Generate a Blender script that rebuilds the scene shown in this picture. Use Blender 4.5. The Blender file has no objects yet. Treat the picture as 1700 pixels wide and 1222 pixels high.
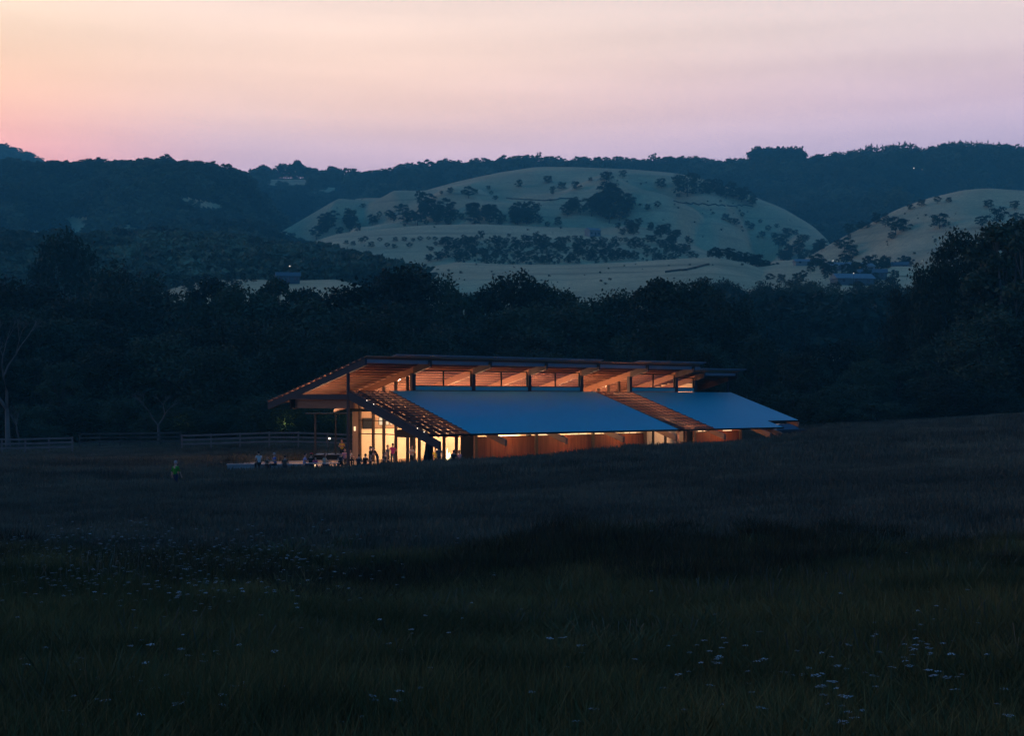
import bpy, bmesh, math, random
import numpy as np
from mathutils import Vector, Matrix, noise as mnoise

# ---------------------------------------------------------------- camera, sky, light
sc = bpy.context.scene
C = sc.collection
F = 2350.0           # focal length in photo pixels
EYE = 5.4            # eye height above the hall's floor
HZ = 662.0           # horizon row in the photo
cam = bpy.data.cameras.new('camera'); camo = bpy.data.objects.new('camera', cam); C.objects.link(camo)
camo.location = (0, 0, EYE); camo.rotation_euler = (math.radians(90), 0, 0)
cam.sensor_width = 36; cam.lens = 36 * F / 1700; cam.shift_y = (HZ - 611) / 1700
cam.clip_start = 0.2; cam.clip_end = 20000
sc.camera = camo
sc.view_settings.view_transform = 'Standard'; sc.view_settings.look = 'None'
sc.view_settings.exposure = 0.0; sc.view_settings.gamma = 1.0; sc.view_settings.use_curve_mapping = False
sc.render.engine = 'CYCLES'
sc.cycles.use_denoising = True
sc.cycles.max_bounces = 6; sc.cycles.diffuse_bounces = 3; sc.cycles.transparent_max_bounces = 16
sc.cycles.volume_bounces = 0; sc.cycles.sample_clamp_indirect = 3.0
sc.cycles.use_fast_gi = False


def lin(r, g, b):
    def f(c):
        c /= 255.0
        return c / 12.92 if c <= 0.04045 else ((c + 0.055) / 1.055) ** 2.4
    return (f(r), f(g), f(b), 1.0)


world = bpy.data.worlds.new('World'); sc.world = world; world.use_nodes = True
nt = world.node_tree; nt.nodes.clear()
def N(tree, typ, **kw):
    n = tree.nodes.new(typ)
    for k, v in kw.items():
        if k == 'inp':
            for kk, vv in v.items(): n.inputs[kk].default_value = vv
        else: setattr(n, k, v)
    return n
def ramp(tree, stops):
    n = N(tree, 'ShaderNodeValToRGB'); e = n.color_ramp.elements
    n.color_ramp.interpolation = 'B_SPLINE' if len(stops) > 4 else 'LINEAR'
    for i, (p, c) in enumerate(stops):
        el = e[i] if i < 2 else e.new(p)
        el.position = p; el.color = c
    return n
SUN_AZ = math.radians(-38)      # glow of the set sun, left of the frame (azimuth from +Y, clockwise)
out = N(nt, 'ShaderNodeOutputWorld'); tc = N(nt, 'ShaderNodeTexCoord'); sx = N(nt, 'ShaderNodeSeparateXYZ')
nt.links.new(tc.outputs['Generated'], sx.inputs[0])
SKY_GAIN = 1.0
left = ramp(nt, [(0.0, lin(226, 140, 150)), (0.12, lin(240, 150, 155)), (0.165, lin(250, 172, 170)), (0.20, lin(255, 196, 160)), (0.24, lin(255, 217, 182)), (0.285, lin(255, 231, 206)), (0.36, lin(190, 182, 190)), (0.50, lin(76, 112, 156)), (0.70, lin(24, 96, 152)), (1.0, lin(16, 88, 146))])
mid = ramp(nt, [(0.0, lin(180, 160, 200)), (0.14, lin(188, 162, 192)), (0.175, lin(206, 178, 190)), (0.198, lin(236, 196, 182)), (0.235, lin(252, 213, 188)), (0.285, lin(255, 229, 214)), (0.36, lin(190, 182, 190)), (0.50, lin(76, 112, 156)), (0.70, lin(24, 96, 152)), (1.0, lin(16, 88, 146))])
right = ramp(nt, [(0.0, lin(150, 140, 190)), (0.13, lin(164, 150, 186)), (0.175, lin(186, 168, 190)), (0.205, lin(212, 182, 194)), (0.24, lin(218, 196, 192)), (0.285, lin(236, 214, 208)), (0.36, lin(190, 182, 190)), (0.50, lin(76, 112, 156)), (0.70, lin(24, 96, 152)), (1.0, lin(16, 88, 146))])
back = ramp(nt, [(0.0, lin(52, 70, 104)), (0.12, lin(54, 78, 120)), (0.3, lin(46, 88, 138)), (0.6, lin(24, 94, 150)), (1.0, lin(16, 88, 146))])
for r in (left, mid, right, back): nt.links.new(sx.outputs['Z'], r.inputs[0])
mx = N(nt, 'ShaderNodeMapRange', interpolation_type='SMOOTHSTEP', inp={1: -0.16, 2: 0.32}); nt.links.new(sx.outputs['X'], mx.inputs[0])
mx0 = N(nt, 'ShaderNodeMapRange', interpolation_type='SMOOTHSTEP', inp={1: -0.38, 2: -0.16}); nt.links.new(sx.outputs['X'], mx0.inputs[0]); m0 = N(nt, 'ShaderNodeMix', data_type='RGBA')
nt.links.new(mx0.outputs[0], m0.inputs[0]); nt.links.new(left.outputs[0], m0.inputs[6]); nt.links.new(mid.outputs[0], m0.inputs[7])
my = N(nt, 'ShaderNodeMapRange', interpolation_type='SMOOTHSTEP', inp={1: 0.86, 2: -0.05}); nt.links.new(sx.outputs['Y'], my.inputs[0])
m1 = N(nt, 'ShaderNodeMix', data_type='RGBA'); m2 = N(nt, 'ShaderNodeMix', data_type='RGBA')
nt.links.new(mx.outputs[0], m1.inputs[0]); nt.links.new(m0.outputs[2], m1.inputs[6]); nt.links.new(right.outputs[0], m1.inputs[7])
nt.links.new(my.outputs[0], m2.inputs[0]); nt.links.new(m1.outputs[2], m2.inputs[6]); nt.links.new(back.outputs[0], m2.inputs[7])
# faint streaks of high cloud
mp = N(nt, 'ShaderNodeMapping', inp={'Scale': (2.0, 2.0, 26.0), 'Rotation': (0.0, 0.05, 0.0)}); nz = N(nt, 'ShaderNodeTexNoise', inp={'Scale': 1.6, 'Detail': 4.0})
nt.links.new(tc.outputs['Generated'], mp.inputs[0]); nt.links.new(mp.outputs[0], nz.inputs['Vector'])
nr = N(nt, 'ShaderNodeMapRange', inp={1: 0.3, 2: 0.7, 3: 0.925, 4: 1.05}); nt.links.new(nz.outputs[0], nr.inputs[0])
vm = N(nt, 'ShaderNodeVectorMath', operation='SCALE'); nt.links.new(m2.outputs[2], vm.inputs[0]); nt.links.new(nr.outputs[0], vm.inputs['Scale'])
HAZE = 0.00030; HAZE_TOP = 520.0
mz = N(nt, 'ShaderNodeMath', operation='MAXIMUM', inp={1: 0.175}); nt.links.new(sx.outputs['Z'], mz.inputs[0])
dv = N(nt, 'ShaderNodeMath', operation='DIVIDE', inp={0: HAZE * HAZE_TOP}); nt.links.new(mz.outputs[0], dv.inputs[1])
ex = N(nt, 'ShaderNodeMath', operation='EXPONENT'); nt.links.new(dv.outputs[0], ex.inputs[0])
bg = N(nt, 'ShaderNodeBackground'); nt.links.new(ex.outputs[0], bg.inputs['Strength']); nt.links.new(vm.outputs[0], bg.inputs[0])
sky = N(nt, 'ShaderNodeTexSky', sky_type='NISHITA', sun_disc=False, sun_elevation=math.radians(0.5), sun_rotation=SUN_AZ)
bg2 = N(nt, 'ShaderNodeBackground', inp={'Strength': 0.01}); nt.links.new(sky.outputs[0], bg2.inputs[0])
ad = N(nt, 'ShaderNodeAddShader'); nt.links.new(bg.outputs[0], ad.inputs[0]); nt.links.new(bg2.outputs[0], ad.inputs[1])
nt.links.new(ad.outputs[0], out.inputs[0])

sun = bpy.data.lights.new('sun', 'SUN'); suno = bpy.data.objects.new('sun', sun); C.objects.link(suno)
sun.energy = 0.50; sun.angle = math.radians(25); sun.color = (1.0, 0.72, 0.55)
# direction the light travels: from low left, beyond the frame edge
el = math.radians(11)
d = Vector((-math.sin(SUN_AZ - 0.9) * math.cos(el), -math.cos(SUN_AZ - 0.9) * math.cos(el), -math.sin(el)))
suno.rotation_euler = d.to_track_quat('-Z', 'Y').to_euler(); suno.location = (-60, 40, 60)

# ---------------------------------------------------------------- materials
MATS = {}
def mat(name, col, rough=0.85, col2=None, scale=3.0, bump=0.0, metallic=0.0, emit=None, estr=0.0, rnd=0.0, spec=0.3, stretch=None, detail=4.0, coords='Object'):
    if name in MATS: return MATS[name]
    m = bpy.data.materials.new(name); m.use_nodes = True; t = m.node_tree; t.nodes.clear()
    o = N(t, 'ShaderNodeOutputMaterial'); p = N(t, 'ShaderNodeBsdfPrincipled')
    t.links.new(p.outputs[0], o.inputs[0])
    p.inputs['Base Color'].default_value = (*col, 1); p.inputs['Roughness'].default_value = rough
    p.inputs['Metallic'].default_value = metallic; p.inputs['Specular IOR Level'].default_value = spec
    if emit: p.inputs['Emission Color'].default_value = (*emit, 1); p.inputs['Emission Strength'].default_value = estr
    c_out = None
    if col2 is not None:
        tcn = N(t, 'ShaderNodeTexCoord'); ns = N(t, 'ShaderNodeTexNoise', inp={'Scale': scale, 'Detail': detail, 'Roughness': 0.6})
        src = tcn.outputs['Object']
        if coords == 'World':
            g = N(t, 'ShaderNodeNewGeometry'); src = g.outputs['Position']
        if stretch:
            mpn = N(t, 'ShaderNodeMapping', inp={'Scale': stretch}); t.links.new(src, mpn.inputs[0]); src = mpn.outputs[0]
        t.links.new(src, ns.inputs['Vector'])
        mr = N(t, 'ShaderNodeMapRange', inp={1: 0.32, 2: 0.68}); t.links.new(ns.outputs[0], mr.inputs[0])
        mxn = N(t, 'ShaderNodeMix', data_type='RGBA', inp={6: (*col, 1), 7: (*col2, 1)})
        t.links.new(mr.outputs[0], mxn.inputs[0]); c_out = mxn.outputs[2]
        if bump > 0:
            b = N(t, 'ShaderNodeBump', inp={'Strength': bump, 'Distance': 0.05}); t.links.new(ns.outputs[0], b.inputs['Height']); t.links.new(b.outputs[0], p.inputs['Normal'])
    if rnd > 0:
        oi = N(t, 'ShaderNodeObjectInfo'); mr = N(t, 'ShaderNodeMapRange', inp={3: 1 - rnd, 4: 1 + rnd}); t.links.new(oi.outputs['Random'], mr.inputs[0])
        vs = N(t, 'ShaderNodeVectorMath', operation='SCALE'); vs.inputs[0].default_value = col
        if c_out is not None: t.links.new(c_out, vs.inputs[0])
        t.links.new(mr.outputs[0], vs.inputs['Scale']); c_out = vs.outputs[0]
    if c_out is not None: t.links.new(c_out, p.inputs['Base Color'])
    MATS[name] = m; return m

M_timber = mat('timber_grey', (0.040, 0.040, 0.050), 0.75, (0.028, 0.028, 0.036), 2.0, 0.2, stretch=(1, 1, 6))
M_glulam = mat('glulam_timber', (0.22, 0.105, 0.062), 0.6, (0.15, 0.07, 0.042), 1.5, 0.1, stretch=(0.4, 0.4, 9))
M_nose = mat('shade_toned_rafter_end', (0.048, 0.034, 0.034), 0.75, (0.034, 0.024, 0.025), 1.5, 0.1)  # same rafter timber, its colour darkened to imitate shade outside the glass
M_soffit = mat('soffit_boards', (0.62, 0.30, 0.17), 0.6, (0.36, 0.165, 0.09), 1.2, 0.1, stretch=(0.25, 7, 7))
M_purlin = mat('purlin_timber', (0.15, 0.075, 0.055), 0.7, (0.10, 0.05, 0.04), 1.5, 0.1, stretch=(0.3, 6, 6))
M_red = mat('red_timber_cladding', (0.46, 0.105, 0.045), 0.65, (0.26, 0.06, 0.028), 1.0, 0.15, stretch=(5, 5, 0.25))
M_cream = mat('cream_wall', (0.72, 0.60, 0.45), 0.8, (0.66, 0.53, 0.38), 0.5)
M_ply = mat('brown_lining', (0.30, 0.20, 0.13), 0.7, (0.22, 0.145, 0.09), 1.3, stretch=(5, 5, 0.4))
M_roof = mat('blue_metal_roof', (0.042, 0.45, 0.55), 0.65, (0.036, 0.41, 0.51), 0.18, metallic=0.0, spec=0.3)
M_dark = mat('dark_steel', (0.010, 0.011, 0.014), 0.6, spec=.06)
M_mull = mat('dark_brown_mullion', (0.045, 0.026, 0.021), 0.6, (0.032, 0.018, 0.015), 2.0, spec=.1)
M_fasc = mat('grey_fascia', (0.20, 0.22, 0.26), 0.5, (0.16, 0.18, 0.21), 0.7)
M_floor = mat('timber_floor', (0.22, 0.14, 0.09), 0.5, (0.16, 0.10, 0.06), 2.0, stretch=(1, 8, 1))
M_conc = mat('pale_concrete', (0.42, 0.39, 0.37), 0.85, (0.34, 0.31, 0.30), 1.2, 0.1)
M_fence = mat('weathered_fence', (0.23, 0.185, 0.165), 0.85, (0.12, 0.095, 0.085), 3.0, 0.2, stretch=(0.5, 4, 4))
M_bark = mat('pale_bark', (0.15, 0.135, 0.12), 0.9, (0.07, 0.062, 0.058), 1.2, 0.3, rnd=0.3, stretch=(1, 1, 0.4))
M_barkd = mat('dark_bark', (0.09, 0.075, 0.065), 0.9, (0.05, 0.042, 0.036), 1.2, 0.3, rnd=0.3)
M_leaf = mat('gum_foliage', (0.052, 0.068, 0.036), 0.8, (0.024, 0.038, 0.022), 0.35, rnd=0.6)
M_leaf2 = mat('dark_foliage', (0.032, 0.050, 0.030), 0.8, (0.014, 0.026, 0.016), 0.35, rnd=0.5)
M_lfar = mat('hill_foliage', (0.022, 0.040, 0.026), 0.85, (0.010, 0.022, 0.015), 0.15, rnd=0.5)
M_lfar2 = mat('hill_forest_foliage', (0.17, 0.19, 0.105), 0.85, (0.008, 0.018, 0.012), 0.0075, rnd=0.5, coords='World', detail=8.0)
M_under = mat('forest_floor', (0.030, 0.040, 0.026), 0.95, (0.018, 0.024, 0.016), 0.02, coords='World')
M_soil = mat('field_soil', (0.075, 0.068, 0.045), 0.95, (0.035, 0.038, 0.025), 0.12, 0.3, coords='World')
M_paving = mat('terrace_paving', (0.30, 0.26, 0.22), 0.85, (0.22, 0.19, 0.16), 0.8, coords='World')
M_white = mat('white_petals', (0.46, 0.49, 0.50), 0.9, (.28, .31, .32), 30.0, rnd=.5)
M_stem = mat('flower_stem', (0.04, 0.07, 0.03), 0.9)
M_skin = mat('skin', (0.48, 0.29, 0.21), 0.6)

def emat(name, col, s):
    m = bpy.data.materials.new(name); m.use_nodes = True; t = m.node_tree; t.nodes.clear()
    o = N(t, 'ShaderNodeOutputMaterial'); e = N(t, 'ShaderNodeEmission', inp={'Color': (*col, 1), 'Strength': s}); t.links.new(e.outputs[0], o.inputs[0]); return m
M_lamp = emat('warm_lamp_glow', (1.0, 0.66, 0.36), 1.5)
M_bulb = emat('bulb_glow', (1.0, 0.85, 0.7), 2.5)
M_win = emat('lit_window_glow', (1.0, 0.74, 0.46), 1.25)
M_win2 = emat('dim_window_glow', (1.0, 0.70, 0.40), 0.45)
M_flame = emat('flame_glow', (1.0, 0.82, 0.45), 3.2)
M_far = emat('far_lamp_glow', (1.0, 0.95, 0.85), .9)

def glassmat(name, tint, ior=1.35):
    m = bpy.data.materials.new(name); m.use_nodes = True; t = m.node_tree; t.nodes.clear()
    o = N(t, 'ShaderNodeOutputMaterial'); tr = N(t, 'ShaderNodeBsdfTransparent', inp={0: (*tint, 1)}); gl = N(t, 'ShaderNodeBsdfGlossy', inp={'Roughness': 0.02})
    lw = N(t, 'ShaderNodeLayerWeight', inp={0: .5}); pw = N(t, 'ShaderNodeMath', operation='POWER', inp={1: 4.0}); t.links.new(lw.outputs['Facing'], pw.inputs[0]); fr = N(t, 'ShaderNodeMath', operation='MULTIPLY_ADD', inp={1: .6, 2: .03}); t.links.new(pw.outputs[0], fr.inputs[0]); mi = N(t, 'ShaderNodeMixShader')
    t.links.new(fr.outputs[0], mi.inputs[0]); t.links.new(tr.outputs[0], mi.inputs[1]); t.links.new(gl.outputs[0], mi.inputs[2]); t.links.new(mi.outputs[0], o.inputs[0]); return m
M_glass = glassmat('clear_glass', (0.93, 0.94, 0.94))

def grassmat(name, a, b, tip, scale=0.08):
    m = bpy.data.materials.new(name); m.use_nodes = True; t = m.node_tree; t.nodes.clear()
    o = N(t, 'ShaderNodeOutputMaterial'); p = N(t, 'ShaderNodeBsdfPrincipled', inp={'Roughness': 0.8, 'Specular IOR Level': 0.2}); t.links.new(p.outputs[0], o.inputs[0])
    g = N(t, 'ShaderNodeNewGeometry'); ns = N(t, 'ShaderNodeTexNoise', inp={'Scale': scale, 'Detail': 5.0, 'Roughness': 0.65})
    mpn = N(t, 'ShaderNodeMapping', inp={'Scale': (0.6, 1.0, 0.0)}); t.links.new(g.outputs['Position'], mpn.inputs[0]); t.links.new(mpn.outputs[0], ns.inputs['Vector'])
    mr = N(t, 'ShaderNodeMapRange', inp={1: 0.36, 2: 0.64}); t.links.new(ns.outputs[0], mr.inputs[0])
    x = N(t, 'ShaderNodeMix', data_type='RGBA', inp={6: (*a, 1), 7: (*b, 1)}); t.links.new(mr.outputs[0], x.inputs[0])
    tcn = N(t, 'ShaderNodeTexCoord'); sp = N(t, 'ShaderNodeSeparateXYZ'); t.links.new(tcn.outputs['Object'], sp.inputs[0])
    oi = N(t, 'ShaderNodeObjectInfo'); mo = N(t, 'ShaderNodeMapRange', inp={3: 0.6, 4: 1.4}); t.links.new(oi.outputs['Random'], mo.inputs[0])
    vs = N(t, 'ShaderNodeVectorMath', operation='SCALE'); t.links.new(x.outputs[2], vs.inputs[0]); t.links.new(mo.outputs[0], vs.inputs['Scale'])
    t.links.new(vs.outputs[0], p.inputs['Base Color']); return m
M_gdry = grassmat('dry_field_grass', (0.145, 0.13, 0.088), (0.060, 0.062, 0.046), None, 0.09)
M_ggreen = grassmat('green_meadow_grass', (0.040, 0.048, 0.014), (0.16, 0.13, 0.045), None, 0.22)
M_gdark = grassmat('dark_bank_grass', (0.018, 0.021, 0.010), (0.050, 0.042, 0.020), None, 0.3)

M_gw = grassmat('broad_weed_leaves', (0.045, 0.060, 0.024), (0.11, 0.115, 0.055), None, 0.4)
def hillmat(name, a, b, c):
    m = bpy.data.materials.new(name); m.use_nodes = True; t = m.node_tree; t.nodes.clear()
    o = N(t, 'ShaderNodeOutputMaterial'); p = N(t, 'ShaderNodeBsdfPrincipled', inp={'Roughness': 0.95, 'Specular IOR Level': 0.1}); t.links.new(p.outputs[0], o.inputs[0])
    g = N(t, 'ShaderNodeNewGeometry')
    n1 = N(t, 'ShaderNodeTexNoise', inp={'Scale': 0.012, 'Detail': 7.0, 'Roughness': 0.6}); t.links.new(g.outputs['Position'], n1.inputs['Vector'])
    r1 = N(t, 'ShaderNodeMapRange', inp={1: 0.35, 2: 0.65}); t.links.new(n1.outputs[0], r1.inputs[0])
    x = N(t, 'ShaderNodeMix', data_type='RGBA', inp={6: (*a, 1), 7: (*b, 1)}); t.links.new(r1.outputs[0], x.inputs[0])
    # terracettes worn along the contour
    mpn = N(t, 'ShaderNodeMapping', inp={'Scale': (0.006, 0.006, 0.22)}); t.links.new(g.outputs['Position'], mpn.inputs[0])
    n2 = N(t, 'ShaderNodeTexNoise', inp={'Scale': 1.0, 'Detail': 4.0}); t.links.new(mpn.outputs[0], n2.inputs['Vector'])
    r2 = N(t, 'ShaderNodeMapRange', inp={1: 0.55, 2: 0.72, 3: 0.0, 4: 0.55}); t.links.new(n2.outputs[0], r2.inputs[0])
    y = N(t, 'ShaderNodeMix', data_type='RGBA', inp={7: (*c, 1)}); t.links.new(r2.outputs[0], y.inputs[0]); t.links.new(x.outputs[2], y.inputs[6])
    n3 = N(t, 'ShaderNodeTexNoise', inp={'Scale': 0.35, 'Detail': 3.0}); t.links.new(g.outputs['Position'], n3.inputs['Vector'])
    r3 = N(t, 'ShaderNodeMapRange', inp={1: 0.3, 2: 0.7, 3: 0.85, 4: 1.12}); t.links.new(n3.outputs[0], r3.inputs[0])
    vs = N(t, 'ShaderNodeVectorMath', operation='SCALE'); t.links.new(y.outputs[2], vs.inputs[0]); t.links.new(r3.outputs[0], vs.inputs['Scale'])
    t.links.new(vs.outputs[0], p.inputs['Base Color']); return m
M_hill = hillmat('dry_hill_grass', (0.80, 0.55, 0.29), (0.48, 0.37, 0.20), (0.20, 0.18, 0.11))

# ---------------------------------------------------------------- helpers
def link(o, parent=None):
    C.objects.link(o)
    if parent is not None: o.parent = parent
    return o
def tag(o, label=None, cat=None, group=None, kind=None):
    if label: o['label'] = label
    if cat: o['category'] = cat
    if group: o['group'] = group
    if kind: o['kind'] = kind
    return o
def empty(name, loc=(0, 0, 0), rz=0.0):
    o = bpy.data.objects.new(name, None); o.empty_display_size = 0.3; o.location = loc; o.rotation_euler = (0, 0, rz); C.objects.link(o); return o
def mesh(name, verts, faces, mats, parent=None, idx=None, smooth=False):
    me = bpy.data.meshes.new(name); me.from_pydata([tuple(v) for v in verts], [], faces)
    for m in (mats if isinstance(mats, (list, tuple)) else [mats]): me.materials.append(m)
    if idx is not None: me.polygons.foreach_set('material_index', idx)
    if smooth: me.polygons.foreach_set('use_smooth', [True] * len(faces))
    me.update()
    return link(bpy.data.objects.new(name, me), parent)
def quads_mesh(name, V, Fc, mats, idx=None, smooth=False):
    """V (n,3) array, Fc (m,4) array"""
    me = bpy.data.meshes.new(name); n = len(V); m = len(Fc); k = Fc.shape[1]
    me.vertices.add(n); me.vertices.foreach_set('co', np.asarray(V, np.float32).ravel())
    me.loops.add(m * k); me.loops.foreach_set('vertex_index', np.asarray(Fc, np.int32).ravel())
    me.polygons.add(m); me.polygons.foreach_set('loop_start', np.arange(0, m * k, k, dtype=np.int32)); me.polygons.foreach_set('loop_total', np.full(m, k, np.int32))
    for mm in (mats if isinstance(mats, (list, tuple)) else [mats]): me.materials.append(mm)
    if idx is not None: me.polygons.foreach_set('material_index', np.asarray(idx, np.int32))
    if smooth: me.polygons.foreach_set('use_smooth', np.ones(m, bool))
    me.update(calc_edges=True); me.validate(); return me
HEXF = [(0, 3, 2, 1), (4, 5, 6, 7), (0, 1, 5, 4), (1, 2, 6, 5), (2, 3, 7, 6), (3, 0, 4, 7)]
def hexa(pts8, base=0): return [tuple(i + base for i in f) for f in HEXF]
def boxv(x0, x1, y0, y1, z0, z1):
    return [(x0, y0, z0), (x1, y0, z0), (x1, y1, z0), (x0, y1, z0), (x0, y0, z1), (x1, y0, z1), (x1, y1, z1), (x0, y1, z1)]
def boxes(name, lst, m, parent=None):
    V = []; Fc = []
    for b in lst: 
        Fc += hexa(None, len(V)); V += (boxv(*b) if len(b) == 6 else b)
    return mesh(name, V, Fc, m, parent)
def tube(path, radii, sides=6, cap=True):
    V = []; Fc = []
    P = [Vector(p) for p in path]
    for i, p in enumerate(P):
        t = (P[min(i + 1, len(P) - 1)] - P[max(i - 1, 0)])
        if t.length < 1e-6: t = Vector((0, 0, 1))
        t.normalize(); a = t.orthogonal().normalized() if abs(t.z) > 0.95 else t.cross(Vector((0, 0, 1))).normalized(); b = t.cross(a)
        for k in range(sides):
            an = 2 * math.pi * k / sides; V.append(p + (a * math.cos(an) + b * math.sin(an)) * radii[i])
    for i in range(len(P) - 1):
        for k in range(sides):
            k2 = (k + 1) % sides; Fc.append((i * sides + k, i * sides + k2, (i + 1) * sides + k2, (i + 1) * sides + k))
    if cap: Fc.append(tuple(range(sides - 1, -1, -1))); Fc.append(tuple((len(P) - 1) * sides + k for k in range(sides)))
    return V, Fc
def joinvf(parts):
    V = []; Fc = []
    for v, f in parts: 
        n = len(V); V += list(v); Fc += [tuple(i + n for i in q) for q in f]
    return V, Fc
def revolve(prof, sides=12):
    V = []; Fc = []
    for r, z in prof:
        for k in range(sides):
            a = 2 * math.pi * k / sides; V.append((r * math.cos(a), r * math.sin(a), z))
    for i in range(len(prof) - 1):
        for k in range(sides):
            k2 = (k + 1) % sides; Fc.append((i * sides + k, i * sides + k2, (i + 1) * sides + k2, (i + 1) * sides + k))
    Fc.append(tuple(range(sides - 1, -1, -1))); Fc.append(tuple((len(prof) - 1) * sides + k for k in range(sides)))
    return V, Fc
def at(px, D, z): return Vector(((px - 850) / F * D, D, z))
def zrow(py, D): return EYE + (HZ - py) * D / F

# ---------------------------------------------------------------- building frame (u along the hall, w towards the field)
LX, LY = 0.748, 0.664
A0 = (-12.96, 112.0)
RZ = math.atan2(LY, LX)
cR, sR = math.cos(RZ), math.sin(RZ)
def uw(X, Y):
    dx, dy = X - A0[0], Y - A0[1]; return dx * cR + dy * sR, dx * sR - dy * cR
def UW(u, w, z=0.0): return Vector((A0[0] + u * cR + w * sR, A0[1] + u * sR - w * cR, z))

# ---------------------------------------------------------------- terrain of the field
PXC = [-900, 0, 300, 500, 600, 700, 800, 900, 1000, 1150, 1300, 1500, 1700, 2600]
TAB = [
 (0,   [3.7] * 14),
 (9,   [2.3] * 14),
 (17,  [1.2, 1.25, 1.3, 1.3, 1.3, 1.3, 1.3, 1.3, 1.3, 1.35, 1.4, 1.45, 1.5, 1.7]),
 (28,  [.7, .8, .85, .85, .85, .85, .85, .85, .85, .9, .95, 1.0, 1.1, 1.4]),
 (38,  [.4, .5, .4, .2, .15, .15, .15, .15, .2, .3, .4, .5, .6, 1.0]),
 (47,  [.4, .5, .55, .65, .7, .7, .7, .75, .75, .8, .9, 1.0, 1.1, 1.5]),
 (60,  [.2, .35, .4, .5, .55, .6, .65, .7, .8, .95, 1.1, 1.3, 1.5, 2.2]),
 (80,  [0, .1, .15, .25, .35, .5, .7, .85, 1.0, 1.2, 1.45, 1.8, 2.2, 3.2]),
 (97,  [-.2, 0, -.1, .05, .2, .45, .78, 1.08, 1.25, 1.45, 1.65, 2.2, 2.7, 4.0]),
 (108, [-.2, 0, 0, 0, 0, 0, .1, .5, 1.0, 1.55, 1.75, 2.4, 3.0, 4.4]),
 (115, [-.1, 0, 0, 0, 0, 0, 0, 0, .2, 1.25, 1.75, 2.55, 3.15, 4.6]),
 (125, [0, 0, 0, .1, 0, 0, 0, 0, 0, .1, 1.45, 2.5, 3.3, 4.8]),
 (135, [0, 0, .3, .5, .3, 0, 0, 0, 0, 0, 1.25, 2.5, 3.35, 4.9]),
 (150, [0, .0, .5, .8, .8, .6, .4, .4, .4, .5, 1.2, 2.45, 3.3, 4.9]),
 (170, [0, 0, .7, 1.0, 1.0, 1.0, 1.0, 1.0, 1.0, 1.2, 1.9, 2.6, 3.1, 4.5]),
 (220, [0, 0, .5, .8, .8, .8, .8, .8, .8, 1, 1.2, 1.6, 2.0, 3.0]),
 (330, [0] * 14)]
GP = np.arange(-900, 2601, 10.0); GD = np.arange(0, 331, 1.0)
_rows = np.array([np.interp(GP, PXC, r[1]) for r in TAB]); _D = np.array([r[0] for r in TAB], float)
GRID = np.array([[0.0]]) ; GRID = np.stack([np.interp(GD, _D, _rows[:, j]) for j in range(len(GP))], axis=1)
def _blur(a, n, ax):
    k = np.ones(n) / n; pad = [(0, 0), (0, 0)]; pad[ax] = (n // 2, n // 2)
    b = np.pad(a, pad, mode='edge'); return np.apply_along_axis(lambda v: np.convolve(v, k, 'valid'), ax, b)
GRID = _blur(_blur(_blur(_blur(GRID, 5, 0), 9, 1), 3, 0), 7, 1)
def ground(X, Y):
    X = np.asarray(X, float); Y = np.asarray(Y, float)
    D = np.clip(Y, 0, 329.0); px = np.clip(850 + F * X / np.maximum(Y, 6.0), -899, 2599)
    i = D; j = (px + 900) / 10.0; i0 = i.astype(int); j0 = j.astype(int); fi = i - i0; fj = j - j0
    i1 = np.minimum(i0 + 1, len(GD) - 1); j1 = np.minimum(j0 + 1, len(GP) - 1)
    z = GRID[i0, j0] * (1 - fi) * (1 - fj) + GRID[i1, j0] * fi * (1 - fj) + GRID[i0, j1] * (1 - fi) * fj + GRID[i1, j1] * fi * fj
    z = z + 0.05 * np.sin(X * 0.37 + Y * 0.21) * np.clip((Y - 20) / 30, 0, 1) + 0.04 * np.sin(X * 0.9 - Y * 0.6) * np.clip(1 - np.abs(Y - 60) / 60, 0, 1)
    u, w = uw(X, Y)
    a = np.clip(1 - np.maximum.reduce([-2.0 - u, u - 47.0, -12.5 - w, w - 8.3, 0 * u]) / 1.3, 0, 1)
    a = a * a * (3 - 2 * a)
    return z * (1 - a) + (-0.03) * a
def gz(X, Y): return float(ground(X, Y))

xs = np.concatenate([np.arange(-300, -90, 5.0), np.arange(-90, 110, 1.0), np.arange(110, 321, 5.0)])
ys = np.concatenate([np.arange(-60, 0, 5.0), np.arange(0, 170, 1.0), np.arange(170, 330, 5.0)])
XX, YY = np.meshgrid(xs, ys); ZZ = ground(XX, YY)
nx = len(xs); ny = len(ys)
ii, jj = np.meshgrid(np.arange(ny - 1), np.arange(nx - 1), indexing='ij'); a = (ii * nx + jj).ravel()
me = quads_mesh('field', np.stack([XX.ravel(), YY.ravel(), ZZ.ravel()], 1), np.stack([a, a + 1, a + nx + 1, a + nx], 1), M_soil, smooth=True)
tag(link(bpy.data.objects.new('field', me)), 'grassy field rolling up to the hall', kind='structure')
mesh('ground', [(-9000, -3000, -1.2), (9000, -3000, -1.2), (9000, 9000, -1.2), (-9000, 9000, -1.2)], [(0, 1, 2, 3)], M_under)['kind'] = 'structure'

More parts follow.
